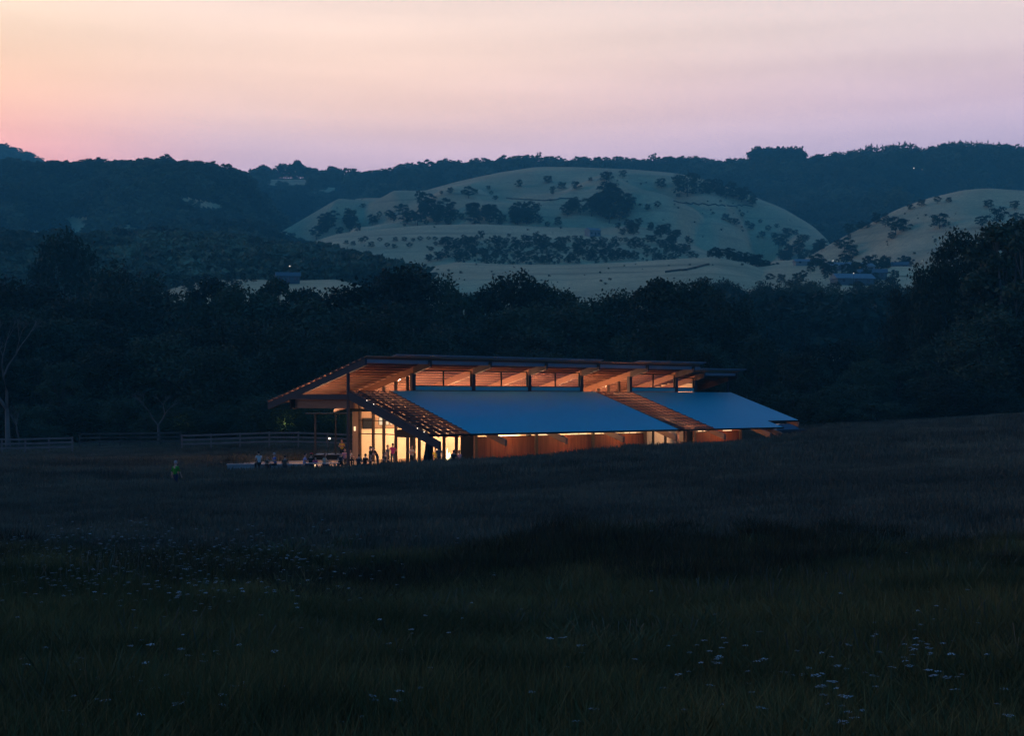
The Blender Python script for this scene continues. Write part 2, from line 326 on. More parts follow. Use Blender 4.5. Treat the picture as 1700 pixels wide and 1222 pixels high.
# ---------------------------------------------------------------- hills
def inpoly(px, py, poly):
    c = False; n = len(poly); j = n - 1
    for i in range(n):
        xi, yi = poly[i]; xj, yj = poly[j]
        if (yi > py) != (yj > py) and px < (xj - xi) * (py - yi) / (yj - yi) + xi: c = not c
        j = i
    return c
CLEAR1 = [[(440, 298), (514, 298), (514, 308), (445, 308)], [(520, 314), (555, 312), (555, 321), (520, 321)]]
CLEAR2 = [[(98, 368), (122, 362), (148, 368), (148, 388), (118, 390)], [(198, 372), (222, 380), (256, 398), (205, 400)], [(-10, 392), (40, 386), (86, 384), (86, 396), (0, 402)], [(282, 326), (330, 333), (372, 341), (372, 346), (330, 345)]]
random.seed(4); rng = np.random.default_rng(7)
class Hill:
    def __init__(s, name, label, sil, Dr, Df, yf, m, amp=10.0, wl=180.0, p=1.35, pxr=(-700, 2400), seed=0, patches=(), fold=0.0):
        s.fold = fold
        s.sil = np.array(sil, float); s.Dr = Dr; s.Df = Df; s.yf = yf; s.amp = amp; s.wl = wl; s.p = p; s.seed = seed
        cols = np.arange(pxr[0], pxr[1] + 1, 6.0 if not patches else 4.0); s.cols = cols
        y = np.interp(cols, s.sil[:, 0], s.sil[:, 1]); k = np.array([1, 2, 3, 2, 1]) / 9
        s.ys = np.convolve(np.pad(y, 2, mode='edge'), k, 'valid')
        ts = np.concatenate([np.linspace(0, 1, 46 if not patches else 120), [1.03, 1.07, 1.12, 1.2, 1.35, 1.6]])
        V = []
        for t in ts:
            for c in cols: V.append(s.pt(c, t))
        n = len(cols); r = len(ts)
        ii, jj = np.meshgrid(np.arange(r - 1), np.arange(n - 1), indexing='ij'); a = (ii * n + jj).ravel()
        V = np.array(V); idx = None
        if patches:
            cx = 850 + F * V[a, 0] / V[a, 1]; cy = HZ - (V[a, 2] - EYE) * F / V[a, 1]; idx = [1 if any(inpoly(x_, y_, q) for q in patches) else 0 for x_, y_ in zip(cx, cy)]
        me = quads_mesh(name, V, np.stack([a, a + 1, a + n + 1, a + n], 1), [m, M_hill] if patches else m, idx=idx, smooth=True)
        s.o = tag(link(bpy.data.objects.new(name, me)), label, kind='structure')
    def pt(s, px, t):
        tt = min(t, 1.0); ysil = float(np.interp(px, s.cols, s.ys))
        yf = s.yf if not isinstance(s.yf, list) else float(np.interp(px, [q[0] for q in s.yf], [q[1] for q in s.yf]))
        D = s.Df + (s.Dr - s.Df) * t
        zf = zrow(yf, s.Df); zr = zrow(min(ysil, yf), s.Dr)
        z = zf + (zr - zf) * (1 - (1 - tt) ** s.p)
        if t > 1: z -= (t - 1) * (s.Dr - s.Df) * 0.55 * (1 + (t - 1))
        x = (px - 850) / F * D
        h = min(1.0, (zr - zf) / 60.0) if zr > zf else 0.0
        nn = mnoise.noise(Vector((x / s.wl, D / s.wl * 0.7, s.seed * 3.1))) + 0.45 * mnoise.noise(Vector((x / s.wl * 2.7, D / s.wl * 1.4, s.seed * 5.7)))
        if s.fold and t < 1: z -= s.fold * h * max(0, 1 - 3.2 * abs(mnoise.noise(Vector((x / 130 + .25 * mnoise.noise(Vector((x / 90, D / 120, 1))), D / 700, s.seed * 2.3))))) * math.sin(math.pi * min(1.0, tt * 1.35)) ** 1.3
        z += s.amp * h * nn * math.sin(math.pi * min(1.0, tt * 1.35)) ** 1.3 if t < 1 else 0
        return (x, D, z)
    def hit(s, px, py):
        for k in range(101):
            t = k / 100; p = s.pt(px, t)
            if HZ - (p[2] - EYE) * F / p[1] <= py: return Vector(p), t
        return Vector(s.pt(px, 1.0)), 1.0

H1 = Hill('hill', 'long forested ridge along the skyline', [(-700, 320), (380, 312), (410, 302), (430, 297), (520, 297), (560, 300), (600, 298), (700, 285), (830, 276), (900, 274), (1100, 277), (1240, 276), (1270, 272), (1340, 275), (1400, 266), (1480, 256), (1530, 261), (1560, 253), (1640, 249), (1700, 255), (2400, 265)],
          2300, 1350, 440, M_under, amp=80, wl=330, p=1.2, seed=1, patches=CLEAR1, fold=60)
H2 = Hill('hill', 'broad wooded hill at the left of the valley', [(-700, 300), (0, 286), (100, 290), (180, 284), (260, 282), (330, 289), (390, 300), (420, 326), (450, 362), (490, 405), (530, 440), (580, 465), (640, 490), (2400, 480)],
          1700, 900, 470, M_under, amp=40, wl=230, p=1.3, pxr=(-700, 660), seed=2, patches=CLEAR2, fold=40)
H3 = Hill('hill', 'round bare grassy hill in the middle of the view', [(360, 480), (400, 447), (447, 407), (500, 376), (560, 340), (600, 333), (640, 333), (700, 322), (760, 305), (830, 290), (890, 281), (950, 281), (1050, 285), (1120, 291), (1160, 299), (1230, 322), (1300, 350), (1350, 380), (1380, 410), (1410, 440), (1440, 470)],
          1500, 1050, 455, M_hill, amp=46, wl=150, p=1.5, pxr=(360, 1440), seed=3, fold=34)
H3m = Hill('hill', 'lower grassy shelf in front of the bare hill', [(430, 470), (450, 452), (470, 432), (500, 408), (560, 388), (640, 380), (700, 374), (800, 372), (900, 377), (1000, 379), (1050, 374), (1090, 382), (1130, 397), (1180, 420), (1210, 436), (1240, 460)],
          1050, 820, 470, M_hill, amp=5, wl=120, p=1.15, pxr=(430, 1240), seed=4)
H4 = Hill('hill', 'bare grassy hill rising at the right edge', [(1290, 462), (1340, 436), (1395, 403), (1440, 380), (1490, 353), (1540, 335), (1600, 321), (1640, 318), (1700, 322), (1800, 330), (2400, 360)],
          1050, 690, 458, M_hill, amp=20, wl=120, p=1.5, pxr=(1290, 2400), seed=5, fold=14)
H3b = Hill('hill', 'pale grassy swell behind the tree tops', [(560, 520), (600, 490), (640, 466), (700, 446), (760, 436), (850, 440), (950, 440), (1050, 436), (1130, 430), (1190, 428), (1240, 438), (1290, 456), (1330, 480), (1360, 510)],
           800, 520, 530, M_hill, amp=9, wl=110, p=1.25, pxr=(560, 1360), seed=6)
H5 = Hill('hill', 'dark wooded spur at the left', [(-700, 416), (0, 416), (60, 422), (150, 428), (250, 420), (350, 422), (400, 426), (450, 434), (520, 441), (570, 452), (610, 466), (650, 484), (700, 512)],
          860, 560, 500, M_under, amp=8, wl=130, p=1.2, pxr=(-700, 700), seed=7)
H6 = Hill('hill', 'small pale paddock behind the left trees', [(230, 500), (290, 478), (330, 467), (400, 464), (480, 466), (560, 464), (600, 474), (640, 500)],
          540, 420, 505, M_hill, amp=2, wl=80, p=1.2, pxr=(230, 640), seed=8)
H8 = Hill('valley_floor', 'valley floor with paddocks at the foot of the right hill', [(1120, 470), (1200, 446), (1300, 432), (1400, 430), (1500, 436), (1700, 442), (2400, 450)],
          840, 330, 600, M_hill, amp=3, wl=90, p=1.0, pxr=(1120, 2400), seed=9)
H9 = Hill('mountain', 'far blue mountain at the left edge', [(-700, 190), (-200, 212), (0, 239), (40, 254), (78, 269), (110, 284), (300, 320), (400, 330)],
          2950, 2500, 330, M_under, amp=10, wl=600, p=1.2, pxr=(-700, 400), seed=10)

# ---------------------------------------------------------------- trees
def leaf_quads(centers, radii, n_each, size, R, squash=0.75, droop=0.0, shell=0.55):
    """leaf faces clumped in lobes; returns V, F arrays"""
    cs = []; 
    for c, r, n in zip(centers, radii, n_each):
        d = R.normal(size=(n, 3)); d /= np.linalg.norm(d, axis=1)[:, None]; d[:, 2] = np.where(d[:, 2] < -0.35, -d[:, 2], d[:, 2])
        rr = r * (shell + (1 - shell) * R.random(n)) * (0.85 + 0.3 * R.random(n))
        p = d * rr[:, None]; p[:, 2] *= squash; cs.append(p + np.array(c))
    P = np.concatenate(cs); n = len(P)
    a = R.normal(size=(n, 3)); a[:, 2] *= 0.7; a /= np.linalg.norm(a, axis=1)[:, None]
    b = R.normal(size=(n, 3)); b -= a * (a * b).sum(1)[:, None]; b /= np.linalg.norm(b, axis=1)[:, None]
    s = size * (0.6 + 0.8 * R.random(n)); l = s[:, None] * a; w_ = s[:, None] * b * 0.55
    V = np.stack([P - l, P + w_, P + l, P - w_], 1).reshape(-1, 3); k = np.arange(n) * 4
    return V, np.stack([k, k + 1, k + 2, k + 3], 1)

def crown_lobes(R, H, rad, base, n, style):
    c = []; r = []
    for i in range(n):
        zt = (i + 0.5) / n; z = base + (1 - base) * (zt ** 0.85)
        if style == 'gum': env = math.sin(math.pi * min(1, 0.22 + 0.72 * zt)) ** 0.6
        elif style == 'oak': env = math.sin(math.pi * min(1, 0.12 + 0.8 * zt)) ** 0.5
        else: env = max(0.12, 1 - zt) ** 0.9
        an = i * 2.399 + R.random() * 0.9; rr = rad * env * (0.35 + 0.6 * R.random() if style != 'pine' else 0.45 + .3 * R.random())
        lr = rad * (0.34 + 0.2 * R.random()) * (1.0 if style != 'gum' else 0.82) * (1 if style != 'pine' else max(.25, 1 - zt) * 1.0)
        c.append((rr * math.cos(an), rr * math.sin(an), z * H - lr * 0.5)); r.append(lr)
    return c, r

def near_tree(seed, H, rad, base, n, style, leaves, lsize, mleaf, mbark):
    R = np.random.default_rng(seed); rd = random.Random(seed)
    c, r = crown_lobes(R, H, rad, base, n, style)
    V, Fq = leaf_quads(c, r, [int(leaves / n)] * n, lsize, R, squash=0.7 if style == 'gum' else 0.85, shell=0.3)
    cm = quads_mesh('crown', V, Fq, mleaf)
    parts = []; lean = (rd.uniform(-.05, .05) * H, rd.uniform(-.05, .05) * H)
    fork = H * base * rd.uniform(0.55, 0.8); r0 = H * 0.021
    parts.append(tube([(0, 0, -0.5), (lean[0] * .2, lean[1] * .2, fork * .5), (lean[0] * .5, lean[1] * .5, fork)], [r0 * 1.35, r0 * 1.05, r0 * .9], 8))
    tops = sorted(range(n), key=lambda i: -c[i][2])
    for k, i in enumerate(tops):
        tgt = Vector(c[i]); st = Vector((lean[0] * .5, lean[1] * .5, fork * rd.uniform(.85, 1.0)))
        mid = st.lerp(tgt, 0.5) + Vector((rd.uniform(-1, 1), rd.uniform(-1, 1), rd.uniform(-.6, .4))) * H * 0.035
        rr = r0 * (0.62 if k < 4 else 0.33)
        parts.append(tube([st, st.lerp(mid, .5) + Vector((0, 0, H * .01)), mid, mid.lerp(tgt, .6), tgt + Vector((0, 0, r[i] * .3))], [rr, rr * .85, rr * .65, rr * .42, rr * .12], 5, cap=False))
        for q in range(3):
            e = tgt + Vector((rd.uniform(-1, 1), rd.uniform(-1, 1), rd.uniform(-.3, .9))) * r[i] * .85
            parts.append(tube([mid.lerp(tgt, .5), mid.lerp(tgt, .9).lerp(e, .4), e], [rr * .35, rr * .22, rr * .06], 4, cap=False))
    v, f = joinvf(parts)
    tm = bpy.data.meshes.new('trunk'); tm.from_pydata([tuple(x) for x in v], [], f); tm.materials.append(mbark); tm.polygons.foreach_set('use_smooth', [True] * len(f))
    return cm, tm, H
def far_tree(name, seed, H, rad, base, n, style, per, lsize, stand=False):
    R = np.random.default_rng(seed)
    c, r = crown_lobes(R, H, rad, base, n, style)
    V, Fq = leaf_quads(c, r, [per] * n, lsize, R, shell=0.35)
    tv, tf = tube([(0, 0, -1), (0, 0, H * base), (0, 0, H * .8)], [H * .03, H * .022, H * .01], 4, cap=False)
    nv = len(V); V2 = np.concatenate([V, np.array([tuple(x) for x in tv])]); F2 = np.concatenate([Fq, np.array(tf) + nv])
    return quads_mesh(name, V2, F2, [M_lfar if not stand else M_lfar2, M_barkd], idx=[0] * len(Fq) + [1] * len(tf))

PROTO = [near_tree(11, 20, 7.0, .34, 20, 'gum', 9500, .30, M_leaf, M_bark),
         near_tree(12, 20, 8.0, .30, 24, 'gum', 11000, .30, M_leaf, M_barkd),
         near_tree(13, 20, 7.0, .22, 26, 'oak', 12000, .30, M_leaf2, M_barkd),
         near_tree(14, 20, 8.5, .20, 28, 'oak', 13000, .30, M_leaf, M_barkd),
         near_tree(15, 20, 6.0, .30, 16, 'gum', 7000, .32, M_leaf2, M_bark),
         near_tree(16, 20, 9.0, .12, 26, 'oak', 12000, .32, M_leaf, M_barkd)]
def place_tree(px, ytop, D, k, wide=1.0, label='', group=None, name='gum_tree', rz=None):
    X = (px - 850) / F * D; z0 = gz(X, D) if D < 300 else zrow(600, D) * 0
    if D >= 220: z0 = min(z0, 1.0)
    Ht = zrow(ytop, D) - z0; cm, tm, H = PROTO[k]; s = Ht / H
    o = empty(name, (X, D, z0), random.uniform(0, 6.28) if rz is None else rz); o.scale = (s * wide, s * wide, s)
    tag(o, label, 'tree', group)
    link(bpy.data.objects.new('trunk', tm), o); link(bpy.data.objects.new('crown', cm), o)
    return o

belt = [  # px, top row, distance, prototype, width, label
 (108, 392, 300, 2, .62, 'tallest dark tree at the left, round crown rising alone before the wooded spur'),
 (30, 468, 230, 3, 1.0, 'broad dark tree behind the bare branching tree at the left edge'),
 (205, 447, 255, 3, .8, 'round-topped dark tree right of the tallest left tree'),
 (150, 492, 215, 1, .9, 'dark gum crown below the tallest left tree'),
 (265, 480, 240, 2, .9, 'dark tree crown just right of the round-topped tree, below the wooded spur'),
 (345, 460, 260, 4, .8, 'loose-crowned tree standing before the small pale paddock'),
 (400, 475, 225, 1, .9, 'gum tree crown below the middle of the small pale paddock'),
 (452, 463, 260, 0, .8, 'airy gum tree in front of the right half of the small paddock'),
 (520, 478, 250, 4, .9, 'feathery pale-leaved tree at the right end of the small paddock'),
 (585, 476, 240, 1, .9, 'dark gum left of the highest crown behind the hall'),
 (655, 449, 240, 2, .95, 'highest rounded dark crown left of centre, against the pale grassy swell'),
 (705, 452, 250, 3, .7, 'dark crown touching the right side of the highest central-left crown'),
 (762, 482, 235, 0, .8, 'low gum crown in the dip between two high crowns behind the hall'),
 (800, 478, 245, 4, .7, 'small crown left of the peaked crown behind the hall centre'),
 (858, 459, 240, 2, .85, 'peaked dark crown near the middle of the tree belt'),
 (905, 474, 245, 1, .8, 'dark crown on the right shoulder of the peaked central crown'),
 (965, 486, 235, 5, .8, 'low broad crown above the end of the first metal roof'),
 (1020, 490, 240, 3, .8, 'low dark crown between the central trees and the tall right-hand gum'),
 (1085, 462, 225, 0, .85, 'open gum with wispy top above the gap in the roofs'),
 (1140, 466, 225, 1, .9, 'large gum crown above the far roof, beside the wispy-topped gum'),
 (1195, 492, 220, 3, .8, 'dark crown falling away to the right of the far roof'),
 (1672, 366, 190, 0, .85, 'tall open gum at the right edge with a pale straight trunk'),
 (1605, 384, 205, 1, .60, 'tall gum with ragged top left of the right-edge gum'),
 (1552, 432, 200, 3, .45, 'dense dark tree at the left flank of the tall right-hand gums'),
 (1510, 486, 210, 5, .45, 'lower rounded tree at the foot of the right-hand gum group'),
 (1740, 372, 200, 2, 1.0, 'dark tree cut by the right edge of the picture'),
 (265, 560, 172, 3, 1.1, 'broad spreading tree with pale forked trunk behind the middle fence'),
 (345, 590, 176, 1, .8, 'smaller tree right of the pale forked trunk'),
 (470, 545, 185, 3, .9, 'dense tree above the low end of the slatted roof'),
 (1330, 590, 175, 5, 1.0, 'low rounded tree behind the parked car'),
 (1440, 600, 178, 3, 1.0, 'wide low tree midway between the car and the right-hand gums'),
 (1260, 560, 190, 2, .8, 'dark tree just beyond the far end of the hall'),
]
for (px, yt, D, k, wd, lab) in belt:
    place_tree(px, yt, D, k, wd, lab, 'trees standing behind the hall')
env_x = [-150, 0, 60, 150, 300, 500, 640, 700, 760, 860, 960, 1030, 1100, 1180, 1240, 1500, 1560, 1650, 1850]
env_y = [480, 485, 480, 490, 492, 500, 478, 480, 500, 480, 505, 505, 490, 495, 565, 562, 500, 420, 390]
for i in range(96):
    px = -140 + i * 20.5 + random.uniform(-12, 12); row = i % 3
    D = (172, 196, 222)[row] + random.uniform(-6, 6)
    e = np.interp(px, env_x, env_y); yt = e + (92, 48, 14)[row] + random.uniform(-14, 28)
    if 1240 < px < 1500: yt = e + (60, 30, 8)[row] + random.uniform(-5, 25)
    zn = 'behind the left-hand fences' if px < 420 else 'beyond the sloping left end of the hall' if px < 650 else 'above the long clerestory roof of the hall' if px < 1000 else 'above the far roof of the hall' if px < 1240 else 'between the far roof and the right-hand gums' if px < 1500 else 'among the right-hand gums'
    rn = ('low dark tree of the front row ', 'dark tree of the middle row ', 'dark tree of the back row ')[row]
    place_tree(px, yt, D, random.choice([1, 2, 3, 3, 5]), random.uniform(.8, 1.15), rn + zn, rn + zn + ' of the belt', 'belt_tree')
for i in range(34):      # second belt in the valley at the right
    px = 1190 + i * 14 + random.uniform(-8, 8); D = random.choice([380, 420, 460])
    X = (px - 850) / F * D; yt = 474 + random.uniform(-6, 10) + (0 if D > 400 else 30)
    z0 = 8.0; Ht = zrow(yt, D) - z0; cm, tm, H = PROTO[random.choice([2, 3, 5])]; s = Ht / H
    o = empty('valley_tree', (X, D, z0), random.uniform(0, 6.28)); o.scale = (s * .75, s * .75, s)
    tag(o, 'dark tree in the bluish belt across the valley right of the hall', 'tree', 'trees across the valley at the right')
    link(bpy.data.objects.new('trunk', tm), o); link(bpy.data.objects.new('crown', cm), o)

# bare trees at the left edge
def bare_tree(px, ytop, D, seed, label, spread=1.0, levels=4):
    rd = random.Random(seed); X = (px - 850) / F * D; z0 = gz(X, D); H = zrow(ytop, D) - z0; parts = []
    def grow(p, d, L, r, lv):
        q = p + d * L * .5 + Vector((rd.uniform(-1, 1), rd.uniform(-1, 1), 0)) * L * .07; e = p + d * L
        parts.append(tube([p, q, e], [r, r * .86, r * .68], 7 if lv == levels else 5, cap=False))
        if lv == 0: return
        for k in range(2 if lv > 2 else 3):
            an = rd.uniform(0, 6.28); sp = rd.uniform(.3, .75) * spread
            nd = (d + Vector((math.cos(an) * sp, math.sin(an) * sp, rd.uniform(-.05, .25)))).normalized()
            grow(e, nd, L * rd.uniform(.6, .82), r * rd.uniform(.5, .68), lv - 1)
    grow(Vector((0, 0, -.3)), Vector((rd.uniform(-.06, .06), 0, 1)).normalized(), H * .34, H * .024, levels)
    v, f = joinvf(parts); o = empty('bare_tree', (X, D, z0)); tag(o, label, 'tree')
    mesh('trunk', v, f, M_bark, o, smooth=True)
bare_tree(14, 535, 150, 3, 'bare pale-barked tree with dead branches at the left edge', 1.0, 6)
bare_tree(32, 668, 148, 8, 'short bare pale trunk leaning beside the left-edge dead tree', .9, 3)
bare_tree(262, 628, 151, 5, 'pale forked trunk and limbs behind the middle fence', 1.3, 4)
bare_tree(1672, 545, 172, 9, 'pale slender trunk standing at the right edge of the field', .7, 4)

# shrubs at the edge of the trees
def shrub(px, D, h, w_, label, group=None, k=5):
    X = (px - 850) / F * D; cm, tm, H = PROTO[k]; o = empty('shrub', (X, D, gz(X, D) - h * .12), random.uniform(0, 6)); o.scale = (w_ / 18, w_ / 18, h / 20)
    tag(o, label, 'shrub', group); link(bpy.data.objects.new('trunk', tm), o); link(bpy.data.objects.new('crown', cm), o)
for i in range(60):
    px = -120 + i * 33 + random.uniform(-12, 12)
    if 560 < px < 1225: continue
    D = random.uniform(154, 166) if px < 600 else random.uniform(160, 172)
    shrub(px, D, random.uniform(2.5, 6), random.uniform(4, 9), *(('dark shrub at the foot of the trees behind the left-hand fences', 'shrubs behind the left-hand fences') if px < 600 else ('dark shrub at the field edge right of the parked car', 'shrubs right of the parked car')))
# far trees
FAR = [far_tree('hill_tree', 21, 12, 5.5, .25, 9, 'oak', 34, .95), far_tree('hill_tree', 22, 12, 5.0, .35, 8, 'gum', 34, .85),
       far_tree('hill_tree', 23, 12, 6.5, .18, 10, 'oak', 36, 1.0), far_tree('hill_pine', 24, 12, 3.6, .12, 10, 'pine', 30, .8)]
STAND = [far_tree('hill_tree', 41 + i, 12, (5.5, 5.0, 6.5)[i], .2, 9, 'oak', 34, 1.0, True) for i in range(3)]
FARM = [far_tree('hill_tree', 31, 10, 4.6, .30, 12, 'gum', 90, .42), far_tree('hill_tree', 32, 10, 5.0, .22, 14, 'oak', 90, .42)]
def put_far(me, p, h, base=12.0, wide=1.0, label='', group=None, name='hill_tree'):
    o = bpy.data.objects.new(name, me); o.location = p; s = h / base; o.scale = (s * wide, s * wide, s); o.rotation_euler = (0, 0, random.uniform(0, 6.28))
    tag(o, label, 'tree', group); return link(o)
src = [put_far(STAND[i], H5.pt(120 + 60 * i, .9), 12, label='tree standing on the brow of the wooded spur', group='trees on the brow of the wooded spur') for i in range(3)]
for o_, w_ in zip(src, ('left', 'middle', 'right')): o_['label'] = w_ + ' one of three larger trees on the brow of the wooded spur'; del o_['group']
srcp = put_far(FAR[3], H1.pt(1290, .97), 26, label='conifer in the square block of pines on the skyline', group='pines on the skyline', name='pine_tree')

def scatter(name, pts, scl, srcs, label, rot=None, tilt=0.0, parent=None):
    P = np.asarray(pts, np.float32); n = len(P)
    me = bpy.data.meshes.new(name); me.vertices.add(n); me.vertices.foreach_set('co', P.ravel())
    at_ = me.attributes.new('sc', 'FLOAT_VECTOR', 'POINT'); S = np.asarray(scl, np.float32)
    if S.ndim == 1: S = np.stack([S, S, S], 1)
    at_.data.foreach_set('vector', S.ravel())
    ar = me.attributes.new('ro', 'FLOAT_VECTOR', 'POINT'); Rv = np.zeros((n, 3), np.float32)
    Rv[:, 2] = rng.random(n) * 6.283; Rv[:, 0] = rng.normal(size=n) * tilt; Rv[:, 1] = rng.normal(size=n) * tilt; ar.data.foreach_set('vector', Rv.ravel())
    o = link(bpy.data.objects.new(name, me)); tag(o, label, kind='stuff')
    g = bpy.data.node_groups.new(name, 'GeometryNodeTree')
    g.interface.new_socket('Geometry', in_out='INPUT', socket_type='NodeSocketGeometry'); g.interface.new_socket('Geometry', in_out='OUTPUT', socket_type='NodeSocketGeometry')
    gi = g.nodes.new('NodeGroupInput'); go = g.nodes.new('NodeGroupOutput'); ip = g.nodes.new('GeometryNodeInstanceOnPoints')
    g.links.new(gi.outputs[0], ip.inputs['Points'])
    jn = g.nodes.new('GeometryNodeJoinGeometry')
    for s in srcs:
        oi = g.nodes.new('GeometryNodeObjectInfo'); oi.inputs['Object'].default_value = s; oi.inputs['As Instance'].default_value = True; oi.transform_space = 'ORIGINAL'
        g.links.new(oi.outputs['Geometry'], jn.inputs[0])
    g.links.new(jn.outputs[0], ip.inputs['Instance'])
    if len(srcs) > 1:
        ip.inputs['Pick Instance'].default_value = True
        rv = g.nodes.new('FunctionNodeRandomValue'); rv.data_type = 'INT'; rv.inputs[4].default_value = 0; rv.inputs[5].default_value = len(srcs) - 1
        g.links.new(rv.outputs[2], ip.inputs['Instance Index'])
    a1 = g.nodes.new('GeometryNodeInputNamedAttribute'); a1.data_type = 'FLOAT_VECTOR'; a1.inputs[0].default_value = 'sc'; g.links.new(a1.outputs[0], ip.inputs['Scale'])
    a2 = g.nodes.new('GeometryNodeInputNamedAttribute'); a2.data_type = 'FLOAT_VECTOR'; a2.inputs[0].default_value = 'ro'; g.links.new(a2.outputs[0], ip.inputs['Rotation'])
    g.links.new(ip.outputs[0], go.inputs[0])
    md = o.modifiers.new('scatter', 'NODES'); md.node_group = g
    return o

def rowof(p): return HZ - (p[2] - EYE) * F / p[1]
def forest(hill, n, px0, px1, t0, t1, h0, h1, clear=(), thin=0.0, extra=None):
    P = []; S = []
    for _ in range(n):
        px = random.uniform(px0, px1); t = random.uniform(t0 ** 1, t1); p = hill.pt(px, t); y = rowof(p)
        if any(inpoly(px, y - q_, c) for c in clear for q_ in (0, 5, 10, 14)): continue
        if t > .94 and hill in (H1, H2) and random.random() < .25: continue
        nn = mnoise.noise(Vector((p[0] / 70, p[1] / 70, 3.3)))
        if thin and nn < -0.25 + thin and random.random() < .25: continue
        h = random.uniform(h0, h1) * (1 + .25 * nn) * random.choice([.7, 1, 1, 1.25])
        h *= 1 - .70 * min(1, max(0, (t - .82) / .13))
        P.append((p[0], p[1], p[2] - .6)); S.append((h / 12 * random.uniform(.85, 1.2), h / 12 * random.uniform(.85, 1.2), h / 12))
    return P, S
P, S = forest(H1, 11000, -60, 1900, .02, .985, 10, 17, clear=CLEAR1)
P2, S2 = forest(H2, 7500, -150, 640, .02, .985, 9, 14, clear=CLEAR2, thin=.03)
scatter('hill_forest', P + P2, np.array(S + S2), src, 'dense dark forest covering the far ridge and the left hill')
P, S = forest(H5, 5200, -150, 690, .03, .97, 8, 13)
scatter('spur_forest', P, np.array(S), src, 'dense dark woodland on the spur at the left')
P, S = forest(H9, 900, -200, 160, .3, .99, 9, 14)
scatter('mountain_forest', P, np.array(S), src, 'forest on the far blue mountain at the left')
# trees that draw the skyline
top = [(-20, 262), (20, 266), (55, 272), (80, 278), (102, 272), (120, 264), (155, 262), (180, 268), (205, 266), (240, 262), (275, 262), (300, 268), (330, 276), (360, 284), (385, 288), (410, 292),
       (425, 280), (445, 273), (480, 271), (515, 276), (545, 273), (570, 284), (600, 284), (640, 276), (690, 270), (730, 268), (770, 266), (800, 264), (822, 257), (845, 263), (885, 255), (920, 256), (940, 262),
       (965, 262), (990, 260), (1030, 260), (1090, 259), (1130, 259), (1180, 263), (1240, 264)]
for i in range(250):
    px = -20 + i * 10.8 + random.uniform(-5, 5) if i < 118 else 422 + (i - 118) * 2.8 if i < 170 else -20 + (i - 170) * 16 + random.uniform(-6, 6)
    yt = np.interp(px, [a for a, b in top], [b for a, b in top]) + random.choice([0, 0, 3, 6, 9]) * random.random()
    hl = H2 if px < 412 else H1; p = hl.pt(px, random.uniform(.955, .995)); h = max(4, (zrow(yt, p[1]) - p[2]) * (.92 + .75 * mnoise.noise(Vector((px / 22, 2.2, 0)))))
    put_far(random.choice(FAR[:3]), p, h, wide=random.uniform(.7, 1.25) * (14 / h if h > 18 else 1), label='dark tree standing up against the pink skyline', group='trees along the skyline', name='ridge_tree')
topp = [(1248, 243), (1255, 242), (1334, 242), (1338, 258), (1380, 262), (1400, 250), (1440, 238), (1518, 233), (1526, 240), (1548, 244), (1562, 234), (1600, 230), (1640, 232), (1700, 240), (1760, 240)]
for i in range(190):
    px = 1249 + (i % 110) * 4.6 if i < 110 else 1249 + (i - 110) * 1.06 + random.uniform(-2, 2); yt = np.interp(px, [a for a, b in topp], [b for a, b in topp]) + random.uniform(0, 4.5)
    p = H1.pt(px, random.uniform(.94, .99)); h = max(7, zrow(yt, p[1]) - p[2])
    put_far(FAR[3] if i % 2 else FAR[2], p, h * (1 if i % 2 else .86), wide=.8 if i % 2 else .75, label='tall dark pine in the jagged row on the right-hand skyline', group='pines along the right-hand skyline', name='ridge_pine')

# single trees on the open hills: px, base row, height in photo pixels
hill_spots = [(861, 311, 12, 'small round tree on the upper left of the bare hill'), (811, 316, 7, None), (910, 305, 13, 'spreading tree near the top of the bare hill'), (917, 318, 9, None),
 (933, 316, 13, 'tree below the top of the bare hill, second of the loose row'), (917, 323, 6, None), (957, 315, 14, 'leaning tree right of the loose row on the upper slope'), (980, 303, 7, None),
 (1003, 302, 16, 'left tree of the trio on the crest of the bare hill'), (1011, 301, 15, 'middle tree of the trio on the crest of the bare hill'), (1034, 298, 14, 'right tree of the trio on the crest of the bare hill'),
 (1064, 308, 4, None), (1041, 304, 3, None), (1098, 316, 17, 'dark round bush on the upper right slope'), (1122, 312, 14, 'small tree beside the dark round bush'), (1141, 328, 40, 'tall dark tree at the upper right edge of the bare hill'),
 (1126, 329, 7, None), (1075, 352, 10, None), (1091, 351, 12, None), (1074, 350, 5, None), (1175, 338, 3, None), (1196, 336, 4, None), (1120, 342, 3, None), (870, 338, 4, None), (877, 339, 4, None), (822, 333, 8, None),
 (815, 325, 8, None), (560, 349, 3, None), (602, 346, 8, None), (733, 324, 7, None), (747, 322, 11, None), (768, 324, 8, None), (790, 323, 9, None), (778, 331, 20, None),
 (1205, 368, 12, None), (1213, 372, 9, None), (1222, 376, 12, None), (1232, 362, 9, None), (1240, 378, 9, None), (1247, 385, 11, None), (1262, 372, 8, None), (1275, 386, 11, None), (1285, 397, 10, None), (1266, 400, 12, None),
 (1290, 380, 8, None), (1305, 390, 11, None), (1320, 392, 10, None), (1228, 352, 5, None), (1180, 352, 4, None), (1150, 340, 3, None)]
def soft(lab, group_label, grp):
    return (lab, None) if lab else (group_label, grp)
for (px, yb, hp, lab) in hill_spots:
    p, t = H3.hit(px, yb); l, g = soft(lab, 'small dark tree or bush dotted on the bare hill', 'small trees dotted on the bare hill')
    put_far(random.choice(FARM), p, hp * p[1] / F, base=10, wide=random.uniform(.95, 1.3), label=l, group=g)
